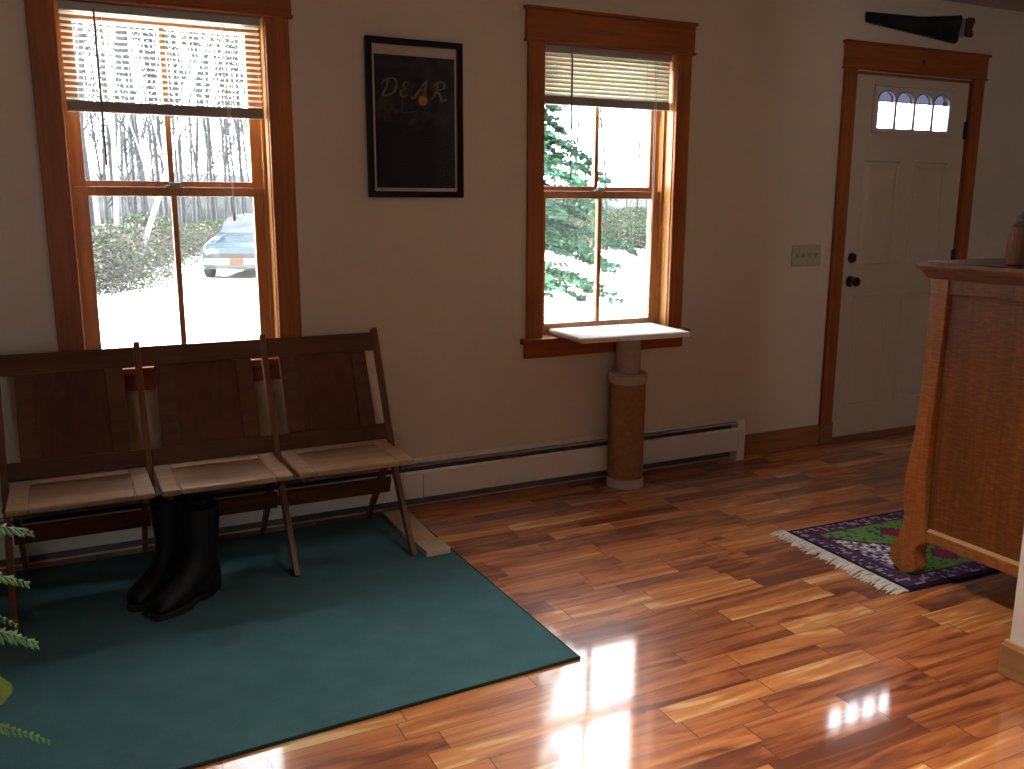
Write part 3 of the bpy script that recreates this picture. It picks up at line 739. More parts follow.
for i in range(13):
    z = 1.655-0.0142*i; rnd = random.Random(i)
    pp(B(qx0+0.04+rnd.uniform(0, 0.012), qx1-0.045-rnd.uniform(0, 0.05), -0.0119, -0.0115, z, z+0.0022), 'text_line', M['inkfine'], t)
sw_ = MB()
ribbon(sw_, curve([(qx0+0.05, 1.90), (qx0+0.12, 1.925), (qx0+0.20, 1.88), (qx0+0.15, 1.81), (qx0+0.08, 1.74), (qx0+0.16, 1.69), (qx0+0.24, 1.71), (qx0+0.22, 1.745)], 70), 0.03, -0.01175)
pp(sw_, 'smoky_swirl', M['inkswirl'], t)
pp(MB().lathe([(0.0, -0.0006), (0.017, -0.0006), (0.021, 0.0)], (qx0+0.213, -0.0116, 1.807), 20, 'Y'), 'orange_emblem', M['inkorange'], t)
pp(B(px0+fw-0.003, px1-fw+0.003, -0.0175, -0.0155, pz0+fw-0.003, pz1-fw+0.003), 'glazing', M['pglass'])

# painted hand saw over the door
t = thing('hand_saw', 'dark painted hand saw hung on the wall above the door', 'saw', (4.415, 0, 2.39))
bl = [(-0.43, -0.006), (-0.425, -0.045), (0.10, -0.0835), (0.295, -0.103), (0.312, -0.096), (0.335, 0.04), (0.325, 0.052), (0.0, 0.016), (-0.42, 0.006)]
MB().prism(bl, 'Y', -0.012, -0.006).build('blade', M['saw'], t, bevel=0.0015)
th_ = MB()
for i in range(60):
    u = i/60; xx = -0.42+0.715*u; zz = -0.0455-0.0575*u
    th_.prism([(xx, zz+0.002), (xx+0.011, zz+0.001), (xx+0.004, zz-0.007)], 'Y', -0.0105, -0.0075)
th_.build('teeth', M['saw'], t)
B(0.335, 0.356, -0.016, -0.004, -0.062, 0.038).build('bolster', M['sawcap'], t, bevel=0.003)
hd = MB().prism([(0.356, 0.030), (0.385, 0.046), (0.424, 0.046), (0.436, 0.03), (0.424, 0.01), (0.414, -0.02), (0.43, -0.05), (0.418, -0.062), (0.38, -0.06), (0.356, -0.045)], 'Y', -0.024, 0.0)
hd.build('handle', M['sawhandle'], t, bevel=0.006)

# ------------------------------------------------------------------ rugs
rx0, rx1, ry0, ry1 = -2.2, 1.315, -1.60, -0.08
t = thing('area_rug', 'large flat dark green carpet under the folding bench', 'rug', (0, -0.85, 0))
m = MB().prism([(rx0, -1.66+0.85), (0.178, -1.622+0.85), (1.325, -1.572+0.85), (1.302, -0.08+0.85), (rx0, -0.08+0.85)], 'Z', 0.001, 0.010)
m.build('pile', M['green'], t, bevel=0.003)
e = MB().tube([(rx0, -0.813, 0.005), (0.178, -0.774, 0.005), (1.327, -0.724, 0.005), (1.304, 0.770, 0.005)], 0.0052, 8)
e.build('bound_edge', M['green_edge'], t)

qx_0, qx_1, qy_0, qy_1 = -0.55, 0.57, -0.328, 0.328
M['prayer'] = prayer_mat(qx_0, qx_1, qy_0, qy_1)
t = tag(empty('fringed_rug', (3.208, -1.376, 0), math.radians(-2.2)), 'small green and plum patterned rug with cream fringe under the oak chest', 'rug')
B(qx_0, qx_1, qy_0, qy_1, 0.001, 0.009).build('woven_field', M['prayer'], t, bevel=0.002)
rnd = random.Random(3)
def fringe(xe, sgn):
    fr = MB(); nfr = 100
    for i in range(nfr):
        y = qy_0+0.004+(qy_1-qy_0-0.008)*i/(nfr-1)
        L_ = rnd.uniform(0.055, 0.09); dy = rnd.uniform(-0.02, 0.02); lift = rnd.uniform(0.002, 0.012)
        pts = [(xe, y, 0.006), (xe+sgn*L_*0.4, y+dy*0.3, 0.006+lift), (xe+sgn*L_*0.75, y+dy*0.8, 0.004+lift*0.6), (xe+sgn*L_, y+dy*1.2, 0.003)]
        fr.tube(pts, [0.0035, 0.004, 0.0042, 0.002], 5)
    return fr
tag(fringe(qx_0+0.002, -1).build('fringe', M['fringe'], t), 'cream wool fringe')
tag(fringe(qx_1-0.002, 1).build('fringe', M['fringe'], t), 'cream wool fringe')

# ------------------------------------------------------------------ folding bench (three joined seats)
RZ = 0.0105
bench = thing('folding_bench', 'old oak folding bench of three joined seats standing on the green carpet', 'bench', (0.46, -0.4, RZ))
def bp_(m, name, mat, par=None, **k):
    m.v = [(p[0]-0.46, p[1]+0.4, p[2]-RZ) for p in m.v]; return m.build(name, mat, par or bench, **k)
posts = [-0.240, 0.224, 0.687, 1.148]
prof = [(-0.152, 0.862), (-0.250, 0.640), (-0.342, 0.425), (-0.398, 0.300), (-0.470, 0.195), (-0.597, RZ)]
def strip(profile, th):
    """offset a (y,z) poly-line into a closed outline of thickness th"""
    a, b = [], []
    n = len(profile)
    for i, p in enumerate(profile):
        q0 = profile[max(i-1, 0)]; q1 = profile[min(i+1, n-1)]
        dy, dz = q1[0]-q0[0], q1[1]-q0[1]; l = math.hypot(dy, dz)
        a.append((p[0]-dz/l*th/2, p[1]+dy/l*th/2)); b.append((p[0]+dz/l*th/2, p[1]-dy/l*th/2))
    return a+b[::-1]
for i, xp in enumerate(posts):
    pl = strip(prof, 0.034)
    pl = [(y, max(z, RZ)) for y, z in pl]
    bp_(MB().prism(pl, 'X', xp-0.011, xp+0.011), 'post', M['benchleg'], bevel=0.003)
    sgn = 1 if i == 0 else -1
    xr = xp+sgn*0.024
    bp_(MB().prism([(y, max(z, RZ)) for y, z in strip([(-0.085, RZ), (-0.40, 0.392)], 0.034)], 'X', xr-0.010, xr+0.010), 'rear_leg', M['benchleg'], bevel=0.003)
    bp_(MB().tube([(xp-0.016 if sgn < 0 else xp+0.016, -0.352, 0.335), (xp+0.016 if sgn < 0 else xp-0.016, -0.352, 0.335)], 0.008, 10), 'pivot_bolt', M['bronze'])
def onback(x, s):
    """point on the raked back plane at height z=s (front face)"""
    y = -0.150+(0.872-s)*(-0.192/0.447)
    return (x, y, s)
nrm = Vector((0, -0.447, -0.192)).normalized()*-1    # toward the wall & up is +y
nrm = Vector((0, 0.919, -0.395))                     # normal of the back plane, pointing to the wall
nrm = Vector((0, -0.919, 0.394))                     # pointing into the room
def backpoly(m, pts, d0, d1):
    """outline pts (x, z) laid on the raked plane, from offset d0 to d1 along the normal"""
    n = len(pts); vs = []
    for d in (d0, d1):
        for (x, z) in pts:
            p = Vector(onback(x, z))+nrm*d; vs.append(p)
    m.add(vs, [tuple(range(n)), tuple(range(2*n-1, n-1, -1))]+[(i, (i+1) % n, n+(i+1) % n, n+i) for i in range(n)])
for s in range(3):
    xl, xr = posts[s]+0.0115, posts[s+1]-0.0115
    c = (xl+xr)/2
    m = MB()
    # top rail with hand-worn ends, bottom rail, stiles
    backpoly(m, [(xl, 0.777), (xr, 0.777), (xr, 0.846), (xl, 0.846)], -0.010, 0.010)
    backpoly(m, [(xl, 0.432), (xr, 0.432), (xr, 0.490), (xl, 0.490)], -0.010, 0.010)
    sl_, sr_ = xl+0.043, xr-0.043
    backpoly(m, [(sl_, 0.490), (sl_+0.062, 0.490), (sl_+0.062, 0.777), (sl_, 0.777)], -0.009, 0.009)
    backpoly(m, [(sr_-0.062, 0.490), (sr_, 0.490), (sr_, 0.777), (sr_-0.062, 0.777)], -0.009, 0.009)
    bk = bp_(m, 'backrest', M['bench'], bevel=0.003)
    m = MB(); backpoly(m, [(sl_+0.060, 0.487), (sr_-0.060, 0.487), (sr_-0.060, 0.780), (sl_+0.060, 0.780)], -0.004, 0.003)
    bp_(m, 'back_panel', M['panel'], bk)
    # seat: frame with inset panel, rounded front edge, dipping a little to the back
    sx_0, sx_1 = posts[s]+0.013, posts[s+1]-0.007
    zf, zb = 0.424, 0.414; yf, yb = -0.650, -0.285
    def zt(y): return zb+(zf-zb)*(y-yb)/(yf-yb)
    fr = MB(); w = 0.062; th = 0.021
    def sbox(m, xa, xb, ya, yb_, top, tk):
        vs = [(xa, ya, zt(ya)+top-tk), (xb, ya, zt(ya)+top-tk), (xb, yb_, zt(yb_)+top-tk), (xa, yb_, zt(yb_)+top-tk), (xa, ya, zt(ya)+top), (xb, ya, zt(ya)+top), (xb, yb_, zt(yb_)+top), (xa, yb_, zt(yb_)+top)]
        m.add(vs, [(0,3,2,1),(4,5,6,7),(0,1,5,4),(1,2,6,5),(2,3,7,6),(3,0,4,7)])
    notch = 0.014
    sbox(fr, sx_0, sx_0+w, yf, yb, 0, th); sbox(fr, sx_1-w, sx_1, yf, yb, 0, th)
    sbox(fr, sx_0+w, sx_1-w, yf, yf+w+0.03, -0.0005, th); sbox(fr, sx_0+w, sx_1-w, yb-w, yb, -0.0005, th)
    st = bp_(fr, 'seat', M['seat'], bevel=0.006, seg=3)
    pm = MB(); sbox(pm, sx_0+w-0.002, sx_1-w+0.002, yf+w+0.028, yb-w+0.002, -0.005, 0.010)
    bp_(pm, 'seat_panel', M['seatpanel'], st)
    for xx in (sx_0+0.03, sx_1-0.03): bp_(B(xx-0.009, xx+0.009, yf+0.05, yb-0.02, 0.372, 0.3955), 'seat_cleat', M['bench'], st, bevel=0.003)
for s in range(3):
    xl, xr = posts[s]+0.0115, posts[s+1]-0.0115
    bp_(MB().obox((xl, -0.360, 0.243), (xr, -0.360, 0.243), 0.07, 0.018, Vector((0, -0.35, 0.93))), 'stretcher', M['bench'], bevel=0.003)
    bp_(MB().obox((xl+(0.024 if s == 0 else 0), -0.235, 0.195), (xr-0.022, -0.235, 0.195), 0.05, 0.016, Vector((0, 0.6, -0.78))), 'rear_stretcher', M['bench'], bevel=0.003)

# ------------------------------------------------------------------ rubber boots under the bench
def make_boot(name, label, toe, heel, grp=None):
    tx, ty = toe; hx, hy = heel
    ang = math.atan2(ty-hy, tx-hx)
    t = thing(name, label, 'boot', (hx, hy, RZ), ang)
    L = math.hypot(tx-hx, ty-hy)
    rings = []
    def ring(c, rx_, rz_, up, side, sq=1.0):
        r = []
        for k in range(20):
            a = 2*PI*k/20
            ca, sa = math.cos(a), math.sin(a)
            r.append(Vector(c)+Vector(side)*(rx_*ca)+Vector(up)*(rz_*sa))
        return r
    # foot from toe to ankle then up the shaft
    Y = (0, 1, 0)
    secs = [((L*0.995, 0, 0.030), 0.012, 0.012, (0, 0, 1)), ((L*0.97, 0, 0.036), 0.034, 0.026, (0, 0, 1)), ((L*0.88, 0, 0.043), 0.047, 0.034, (0, 0, 1)),
            ((L*0.70, 0, 0.050), 0.050, 0.040, (0.1, 0, 1)), ((L*0.50, 0, 0.064), 0.045, 0.052, (0.3, 0, 1)), ((L*0.34, 0, 0.088), 0.043, 0.070, (0.6, 0, 1)),
            ((L*0.22, 0, 0.125), 0.044, 0.068, (1, 0, 0.55)), ((L*0.19, 0, 0.17), 0.048, 0.060, (1, 0, 0.15)), ((L*0.185, 0, 0.22), 0.054, 0.062, (1, 0, 0)),
            ((L*0.18, 0, 0.28), 0.058, 0.068, (1, 0, 0)), ((L*0.175, 0, 0.318), 0.060, 0.071, (1, 0, 0)), ((L*0.175, 0, 0.328), 0.062, 0.073, (1, 0, 0)), ((L*0.175, 0, 0.336), 0.061, 0.072, (1, 0, 0)),
            ((L*0.175, 0, 0.334), 0.055, 0.066, (1, 0, 0)), ((L*0.18, 0, 0.25), 0.050, 0.060, (1, 0, 0))]
    for c, a, b, up in secs:
        u = Vector(up).normalized(); rings.append([tuple(p) for p in ring(c, a, b, u, Y)])
    m = MB().loft(rings)
    m.v = [(p[0], p[1], max(p[2], 0.016)) for p in m.v]
    # heel bulge
    m.build('upper', M['rubber'], t, smooth=True, sub=1)
    hl = MB().loft([[(L*0.16+0.062*math.cos(a)*s_, 0.042*math.sin(a)*s_, z) for a in [2*PI*k/18 for k in range(18)]] for z, s_ in ((0.014, 0.95), (0.05, 1.0), (0.09, 0.98), (0.13, 0.8))])
    hl.build('heel_counter', M['rubber'], t, smooth=True)
    out = []
    for k in range(28):
        a = 2*PI*k/28; cx_ = math.cos(a); sy = math.sin(a)
        xx = L*0.53+L*0.49*cx_; wd = 0.050 if cx_ > 0 else 0.044
        wd *= (1-0.18*math.exp(-((cx_+0.25)/0.3)**2))
        out.append((xx, wd*(abs(sy)**0.75)*(1 if sy >= 0 else -1)))
    MB().prism(out, 'Z', 0.009, 0.022).build('outsole', M['sole'], t, bevel=0.003)
    ho = [(p[0], p[1]) for p in out if p[0] < L*0.36]
    ho.sort(key=lambda q: math.atan2(q[1], q[0]-L*0.2))
    MB().prism(ho, 'Z', 0.0, 0.010).build('heel_block', M['sole'], t)
    MB().prism([(p[0], p[1]) for p in sorted([p for p in out if p[0] > L*0.5], key=lambda q: math.atan2(q[1], q[0]-L*0.7))], 'Z', 0.0, 0.010).build('tread', M['sole'], t)
    return t
make_boot('rubber_boot', 'black rubber boot under the bench, the nearer of the pair', (0.175, -0.745), (0.400, -0.575))
make_boot('rubber_boot', 'black rubber boot under the bench, the one farther back', (0.115, -0.640), (0.305, -0.445))

# two boards lying under the bench end
t = tag(B(-0.055, 0.055, -0.20, 0.20, 0, 0.020).build('wood_board', M['plank1'], bevel=0.003), 'long pale bare wood board lying on the carpet under the bench end', 'board')
t.location = (1.236, -0.300, RZ); t.rotation_euler = (0, 0, -0.03)
t = tag(B(-0.052, 0.052, -0.06, 0.06, 0, 0.026).build('wood_offcut', M['plank2'], bevel=0.003), 'short pale wood block at the near end of the board beside the bench leg', 'board')
t.location = (1.238, -0.572, RZ); t.rotation_euler = (0, 0, 0.03)

# ------------------------------------------------------------------ carpeted cat perch
pc = (2.432, -0.150)
t = thing('cat_perch', 'carpeted cat perch with cream top on a thick round post under a window', 'cat perch', (*pc, 0))
MB().lathe([(0.0, 0.0), (0.092, 0.0), (0.094, 0.01), (0.094, 0.038), (0.089, 0.046), (0.0, 0.046)], (0, 0, 0), 36).build('base', M['perchbase'], t, smooth=False)
MB().lathe([(0.0, 0.046), (0.088, 0.046), (0.090, 0.522), (0.0, 0.522)], (0, 0, 0), 36).build('lower_tube', M['perchrope'], t)
MB().lathe([(0.0, 0.522), (0.091, 0.522), (0.096, 0.532), (0.096, 0.562), (0.090, 0.574), (0.0, 0.574)], (0, 0, 0), 36).build('collar', M['perchtube'], t)
MB().lathe([(0.0, 0.574), (0.061, 0.574), (0.061, 0.749), (0.0, 0.749)], (0, 0, 0), 36).build('upper_tube', M['perchtube'], t)
tp = MB().box(-0.300, 0.295, -0.175, 0.185, 0, 0.028)
tpo = tp.build('top', M['perchtop'], t, bevel=0.011, seg=3)
tpo.location = (2.398-pc[0], -0.120-pc[1], 0.7495); tpo.rotation_euler = (0, 0, math.radians(-3))

# ------------------------------------------------------------------ oak chest
cx0, cx1 = 2.765, 3.86; cyf, cyb = -1.553, -2.17
t = thing('oak_chest', 'tall golden oak chest with scroll feet, its side toward the camera', 'chest of drawers', ((cx0+cx1)/2, (cyf+cyb)/2, 0.0095))
ox_, oy_ = (cx0+cx1)/2, (cyf+cyb)/2
def cp(m, name, mat, par=None, **k):
    m.v = [(p[0]-ox_, p[1]-oy_, p[2]-0.0095) for p in m.v]; return m.build(name, mat, par or t, **k)
def arcpts(cy, cz, r, a0, a1, n): return [(cy+r*math.cos(math.radians(a0+(a1-a0)*i/n)), cz+r*math.sin(math.radians(a0+(a1-a0)*i/n))) for i in range(n+1)]
# scroll leg outline in (y, z): front edge (+y) down, foot scroll, back edge up
front = [(-1.560, 1.130), (-1.562, 0.90), (-1.560, 0.72), (-1.552, 0.58), (-1.538, 0.47), (-1.527, 0.40), (-1.524, 0.35), (-1.528, 0.29), (-1.536, 0.235), (-1.534, 0.19), (-1.520, 0.155)]
foot = arcpts(-1.556, 0.078, 0.068, 62, -95, 14)
back = [(-1.600, 0.026), (-1.612, 0.045), (-1.606, 0.07), (-1.598, 0.095), (-1.603, 0.125), (-1.622, 0.145), (-1.640, 0.15)]
back2 = [(-1.634, 0.20), (-1.622, 0.30), (-1.614, 0.42), (-1.618, 0.60), (-1.628, 0.90), (-1.632, 1.130)]
leg_out = front+[(y, max(z, 0.0095)) for y, z in foot]+back+back2
for xa, xb in ((cx0-0.004, cx0+0.06), (cx1-0.06, cx1+0.004)):
    cp(MB().prism(leg_out, 'X', xa, xb), 'scroll_leg', M['oakleg'], bevel=0.004)
for xa, xb in ((cx0, cx0+0.055), (cx1-0.055, cx1)):
    cp(B(xa, xb, cyb, cyb+0.06, 0.0005, 1.118), 'rear_leg', M['oakleg'], bevel=0.003)
for xa, xb, s in ((cx0, cx0+0.03, 1), (cx1-0.03, cx1, -1)):
    pa, pb = (xa+0.012, xb) if s > 0 else (xa, xb-0.012)
    sp_ = cp(B(pa, pb, cyb+0.06, -1.630, 0.20, 1.075), 'side_panel', M['oak'])
    ra, rb = (xa, xb) if s > 0 else (xa, xb)
    cp(B(ra, rb, cyb+0.06, -1.632, 1.072, 1.128), 'top_rail', M['oak'], bevel=0.003)
    cp(B(ra, rb, cyb+0.06, -1.634, 0.160, 0.200), 'bottom_rail', M['oakleg'], bevel=0.002)
    bx0, bx1 = (ra+0.0, ra+0.014) if s > 0 else (rb-0.014, rb)
    cp(MB().prism([(bx0, 0.200), (bx1, 0.200), (bx1, 0.212)] if s > 0 else [(bx0, 0.200), (bx1, 0.200), (bx0, 0.212)], 'Y', cyb+0.06, -1.64), 'bevel_highlight', M['oakedge'])  # pale strip: highlight of the lit bevel put into the wood colour
# front: drawers face the door
cp(B(cx0+0.06, cx1-0.06, -1.62, -1.60, 0.16, 1.118), 'front_frame', M['oak'])
zz = 0.20
for hgt in (0.26, 0.23, 0.20, 0.16):
    dr = cp(B(cx0+0.075, cx1-0.075, -1.60, -1.582, zz, zz+hgt-0.015), 'drawer', M['oakleg'], bevel=0.006)
    for kx_ in (cx0+0.3, cx1-0.3):
        cp(MB().lathe([(0.0, 0.03), (0.015, 0.028), (0.018, 0.02), (0.008, 0.01), (0.01, 0.0)], (kx_, -1.582, zz+hgt/2), 14, 'Y'), 'knob', M['oaktop'], dr, smooth=True)
    zz += hgt
cp(B(cx0+0.03, cx1-0.03, cyb, cyb+0.012, 0.16, 1.118), 'back_board', M['oak'])
cp(B(cx0+0.03, cx1-0.03, cyb+0.012, -1.62, 0.165, 0.18), 'bottom_board', M['oak'])
cp(MB().loft([[(cx0-0.004-d, -1.552+d, z), (cx1+0.004+d, -1.552+d, z), (cx1+0.004+d, cyb, z), (cx0-0.004-d, cyb, z)] for d, z in ((0.0, 1.122), (0.004, 1.122), (0.010, 1.130), (0.016, 1.142), (0.018, 1.150), (0.0, 1.150))]), 'cornice_moulding', M['oaktop'])
tl = MB().loft([[(cx0-0.004-d, -1.552+d, z), (cx1+0.004+d, -1.552+d, z), (cx1+0.004+d, cyb-0.01, z), (cx0-0.004-d, cyb-0.01, z)] for d, z in ((0.020, 1.150), (0.030, 1.154), (0.035, 1.166), (0.033, 1.178), (0.028, 1.182))])
cp(tl, 'top', M['oaktop'])

# lidded jar on the chest
t = thing('lidded_jar', 'brown stoneware jar with dark domed lid on top of the oak chest', 'jar', (2.868, -1.868, 1.1825))
MB().lathe([(0.0, 0), (0.086, 0), (0.091, 0.006), (0.091, 0.10), (0.088, 0.122), (0.074, 0.136), (0.064, 0.14), (0.0, 0.14)], (0, 0, 0), 36).build('body', M['jar'], t, smooth=False)
MB().lathe([(0.0, 0.14), (0.068, 0.14), (0.072, 0.146), (0.07, 0.16), (0.055, 0.175), (0.02, 0.183), (0.012, 0.19), (0.018, 0.205), (0.012, 0.216), (0.0, 0.218)], (0, 0, 0), 32).build('lid', M['jarlid'], t, smooth=True)

# ------------------------------------------------------------------ fern at the left edge
fx, fyy = -0.62, -2.02
t = thing('potted_fern', 'bright green potted fern with arching fronds in front of the bench', 'fern', (fx, fyy, 0.001))
MB().lathe([(0.0, 0), (0.10, 0), (0.135, 0.24), (0.148, 0.24), (0.15, 0.285), (0.136, 0.285), (0.132, 0.262), (0.0, 0.262)], (0, 0, 0), 32).build('pot', M['terracotta'], t)
MB().lathe([(0.0, 0.262), (0.13, 0.262), (0.12, 0.268), (0.0, 0.272)], (0, 0, 0), 24).build('soil', M['soil'], t)
def frond(tip, base=(0, 0, 0.27), rise=0.22, width=0.05, n=40, seed=0, mat='frond'):
    rnd = random.Random(seed)
    b = Vector(base); tp = Vector(tip)
    c1 = b+Vector(((tp.x-b.x)*0.25, (tp.y-b.y)*0.25, max(tp.z-b.z, 0)*0.9+rise))
    c2 = b+Vector(((tp.x-b.x)*0.7, (tp.y-b.y)*0.7, (tp.z-b.z)*0.95+rise*0.8))
    def bz(u): return b*(1-u)**3+c1*3*u*(1-u)**2+c2*3*u*u*(1-u)+tp*u**3
    m = MB(); pts = [bz(i/20) for i in range(21)]
    m.tube(pts, [0.0028-0.0022*i/20 for i in range(21)], 5)
    for i in range(n):
        u = 0.25+0.74*i/(n-1); p = bz(u); d = (bz(min(u+0.02, 1))-bz(u-0.02)).normalized()
        side = d.cross(Vector((0, 0, 1)))
        side = side.normalized() if side.length > 1e-3 else Vector((1, 0, 0))
        up = side.cross(d)
        lw = width*math.sin(PI*min(1, (0.12+0.88*(1-u)/0.75)))**0.7*rnd.uniform(0.85, 1.1)
        lw = max(lw, 0.008)
        for sg in (-1, 1):
            dr = (side*sg+d*0.45-up*0.15+Vector((rnd.uniform(-.1, .1), rnd.uniform(-.1, .1), rnd.uniform(-.12, .12)))).normalized()
            q = p+dr*lw; w = min(0.0062, lw*0.2)
            k = dr.cross(up).normalized()
            mid = p+dr*lw*0.45-up*0.002
            # pinna with a folded midrib so that it has body
            m.add([p-k*w*0.5, p+k*w*0.5, mid+k*w, q, mid-k*w, mid+up*0.003], [(0, 1, 5), (1, 2, 5), (2, 3, 5), (3, 4, 5), (4, 0, 5)])
    return m.build('frond', M[mat], t)
off = Vector((fx, fyy, 0))
tips = [((-0.088, -2.0, 0.792), .12, .05), ((-0.105, -1.99, 0.693), .14, .045), ((-0.100, -2.0, 0.577), .16, .05), ((-0.125, -2.03, 0.63), .2, .03), ((-0.095, -2.0, 0.372), .18, .028), ((-0.155, -2.05, 0.75), .12, .06)]
for i, (tp_, rs, wd) in enumerate(tips):
    frond(tuple(Vector(tp_)-off), rise=rs, width=wd, seed=i)
rnd = random.Random(11)
for i in range(20):
    a = rnd.uniform(math.radians(70), math.radians(290)); l = rnd.uniform(0.3, 0.52)
    frond((l*math.cos(a), l*math.sin(a), rnd.uniform(0.28, 0.75)), rise=rnd.uniform(0.15, 0.3), width=0.06, seed=20+i)
# one broad yellow-green leaf
m = MB(); b0 = Vector((0.08, 0.0, 0.30)); tipv = Vector((-0.140, -2.02, 0.508))-off
m.tube([b0, (b0+tipv)/2+Vector((0, 0, 0.08)), tipv-Vector((0.075, 0, 0))], 0.0025, 6)
lc = tipv-Vector((0.036, 0, 0))
ring = []
for k in range(16):
    a = 2*PI*k/16
    ring.append(lc+Vector((0.030*math.cos(a), 0.010*math.sin(a), (0.022+0.004*math.cos(5*a))*math.sin(a))))
m.add([lc+Vector((0, -0.006, 0))]+ring, [(0, 1+k, 1+(k+1) % 16) for k in range(16)])
tag(m.build('broad_leaf', M['leafy'], t), 'rounded yellow-green leaf')

# ------------------------------------------------------------------ outside
GZ = -0.35
struct(B(-90, 140, 0.17, 160, GZ-0.3, GZ).build('ground', M['ground']), 'sunlit pale gravel drive and lawn outside', 'ground')
# distant wooded ridge
m = MB(); nx = 60; rings = []
rnd = random.Random(5)
for i in range(nx+1):
    xx = -60+190*i/nx
    h = (3.0 if xx < 22 else 2.4)+0.8*math.sin(i*0.35)+rnd.uniform(-0.4, 0.4)
    if xx > 60: h = 1.4
    yb = 78+6*math.sin(i*0.2)
    rings.append([(xx, yb, GZ-0.2), (xx, yb+5, h*0.55), (xx, yb+12, h), (xx, yb+40, h+1), (xx, yb+40, GZ-0.2)])
m.loft(rings); struct(m.build('hill', M['hill'], smooth=True), 'far grey wooded ridge', 'hill')

def tree_mesh(seed, h, r, levels=3, spread=0.5, nb=9):
    rnd = random.Random(seed); m = MB()
    def branch(p, d, L, r0, lev):
        pts = [p]; n = 5 if lev == 0 else 3; q = p.copy(); dd = d.copy()
        for i in range(n):
            dd = (dd+Vector((rnd.uniform(-1, 1), rnd.uniform(-1, 1), rnd.uniform(-0.3, 0.5)))*(0.05 if lev == 0 else 0.16)).normalized()
            q = q+dd*L/n; pts.append(q.copy())
        rs = [r0*(1-0.8*i/n) for i in range(n+1)]
        m.tube(pts, rs, 6 if lev == 0 else 4, cap=lev == 0)
        if lev < levels:
            k = nb if lev == 0 else 4
            for j in range(k):
                u = rnd.uniform(0.10, 1.0) if lev == 0 else rnd.uniform(0.3, 1)
                i0 = min(int(u*n), n-1); f = u*n-i0
                pp_ = pts[i0].lerp(pts[i0+1], f)
                a = rnd.uniform(0, 2*PI)
                side = Vector((math.cos(a), math.sin(a), 0))
                nd = (dd*0.6+side*rnd.uniform(0.4, 0.9)*(1 if lev == 0 else 0.9)+Vector((0, 0, 0.45))).normalized()
                branch(pp_, nd, L*rnd.uniform(0.28, 0.42) if lev == 0 else L*rnd.uniform(0.45, 0.65), max(rs[i0]*0.42, 0.0045), lev+1)
    branch(Vector((0, 0, 0)), Vector((0, 0, 1)), h, r, 0)
    return m
protos = []
for k in range(4):
    o = tree_mesh(k+1, 12+1.5*k, 0.045+0.014*k, 3, nb=24).build('bare_tree', M['bark'])
    protos.append(o)
rnd = random.Random(21)
ntree = 0
cam_loc = Vector((0, -3.770, 1.38))
def put_tree(ang, dist, zs):
    global ntree
    src = protos[ntree % 4]
    o = src if ntree < 4 else src.copy()
    if ntree >= 4: col.objects.link(o)
    o.location = (cam_loc.x+dist*math.sin(math.radians(ang)), cam_loc.y+dist*math.cos(math.radians(ang)), GZ-0.05)
    o.rotation_euler = (0, 0, rnd.uniform(0, 6.28)); o.scale = (zs, zs, zs)
    tag(o, 'bare grey leafless tree in the woods beyond the driveway', 'tree', 'bare trees in the woods')
    ntree += 1
for i in range(84):
    ang = -4+19*(i+rnd.uniform(-.45, .45))/84
    bnd = 21+(ang-1.5)*2.1
    put_tree(ang, max(bnd, 19)+abs(rnd.gauss(3, 10))+1.5, rnd.uniform(0.75, 1.25))
for i in range(24):
    ang = 15+22*(i+rnd.uniform(-.45, .45))/24
    put_tree(ang, rnd.uniform(44, 66), rnd.uniform(0.7, 1.1))
# birches
for (ang, dist, lean, lab) in ((2.15, 24, 0.02, 'straight white birch beyond the driveway, farthest from the leaning birch'), (2.85, 23, 0.05, 'white birch beyond the driveway, between the straight and the leaning one'), (3.6, 22.5, 0.32, 'strongly leaning white birch beyond the driveway')):
    o = tree_mesh(int(ang*100), 11, 0.075, 2, nb=8).build('birch_tree', M['birch'])
    o.location = (cam_loc.x+dist*math.sin(math.radians(ang)), cam_loc.y+dist*math.cos(math.radians(ang)), GZ-0.05)
    o.rotation_euler = (0, lean, 0); tag(o, lab, 'tree')
# brush along the edge of the drive
def bush_mesh(seed, rx_, rz_, n, leaf):
    rnd = random.Random(seed); m = MB()
    for i in range(12):
        a = rnd.uniform(0, 6.28); rr = rnd.uniform(0, 0.7)
        tp_ = (rx_*rr*math.cos(a), rx_*rr*math.sin(a), rz_*rnd.uniform(0.6, 1.1))
        m.tube([(0.2*tp_[0], 0.2*tp_[1], -0.02), (0.6*tp_[0], 0.6*tp_[1], tp_[2]*0.6), tp_], [0.018, 0.012, 0.005], 4)
    for i in range(n):
        a = rnd.uniform(0, 6.28); u = rnd.random()**0.5; zz = rnd.random()
        r_ = rx_*u*math.sqrt(max(0.05, 1-(zz*0.95)**2))
        c = Vector((r_*math.cos(a), r_*math.sin(a), rz_*zz))
        d1 = Vector((rnd.uniform(-1, 1), rnd.uniform(-1, 1), rnd.uniform(-1, 1))).normalized()*leaf
        d2 = Vector((rnd.uniform(-1, 1), rnd.uniform(-1, 1), rnd.uniform(-1, 1))).normalized()*leaf*0.5
        m.add([c-d1, c+d2, c+d1, c-d2], [(0, 1, 2, 3)])
    return m
bsrc = [bush_mesh(1, 1.5, 1.4, 4200, 0.055).build('shrub', M['bushA']), bush_mesh(2, 1.6, 1.3, 3600, 0.05).build('shrub', M['bushB'])]
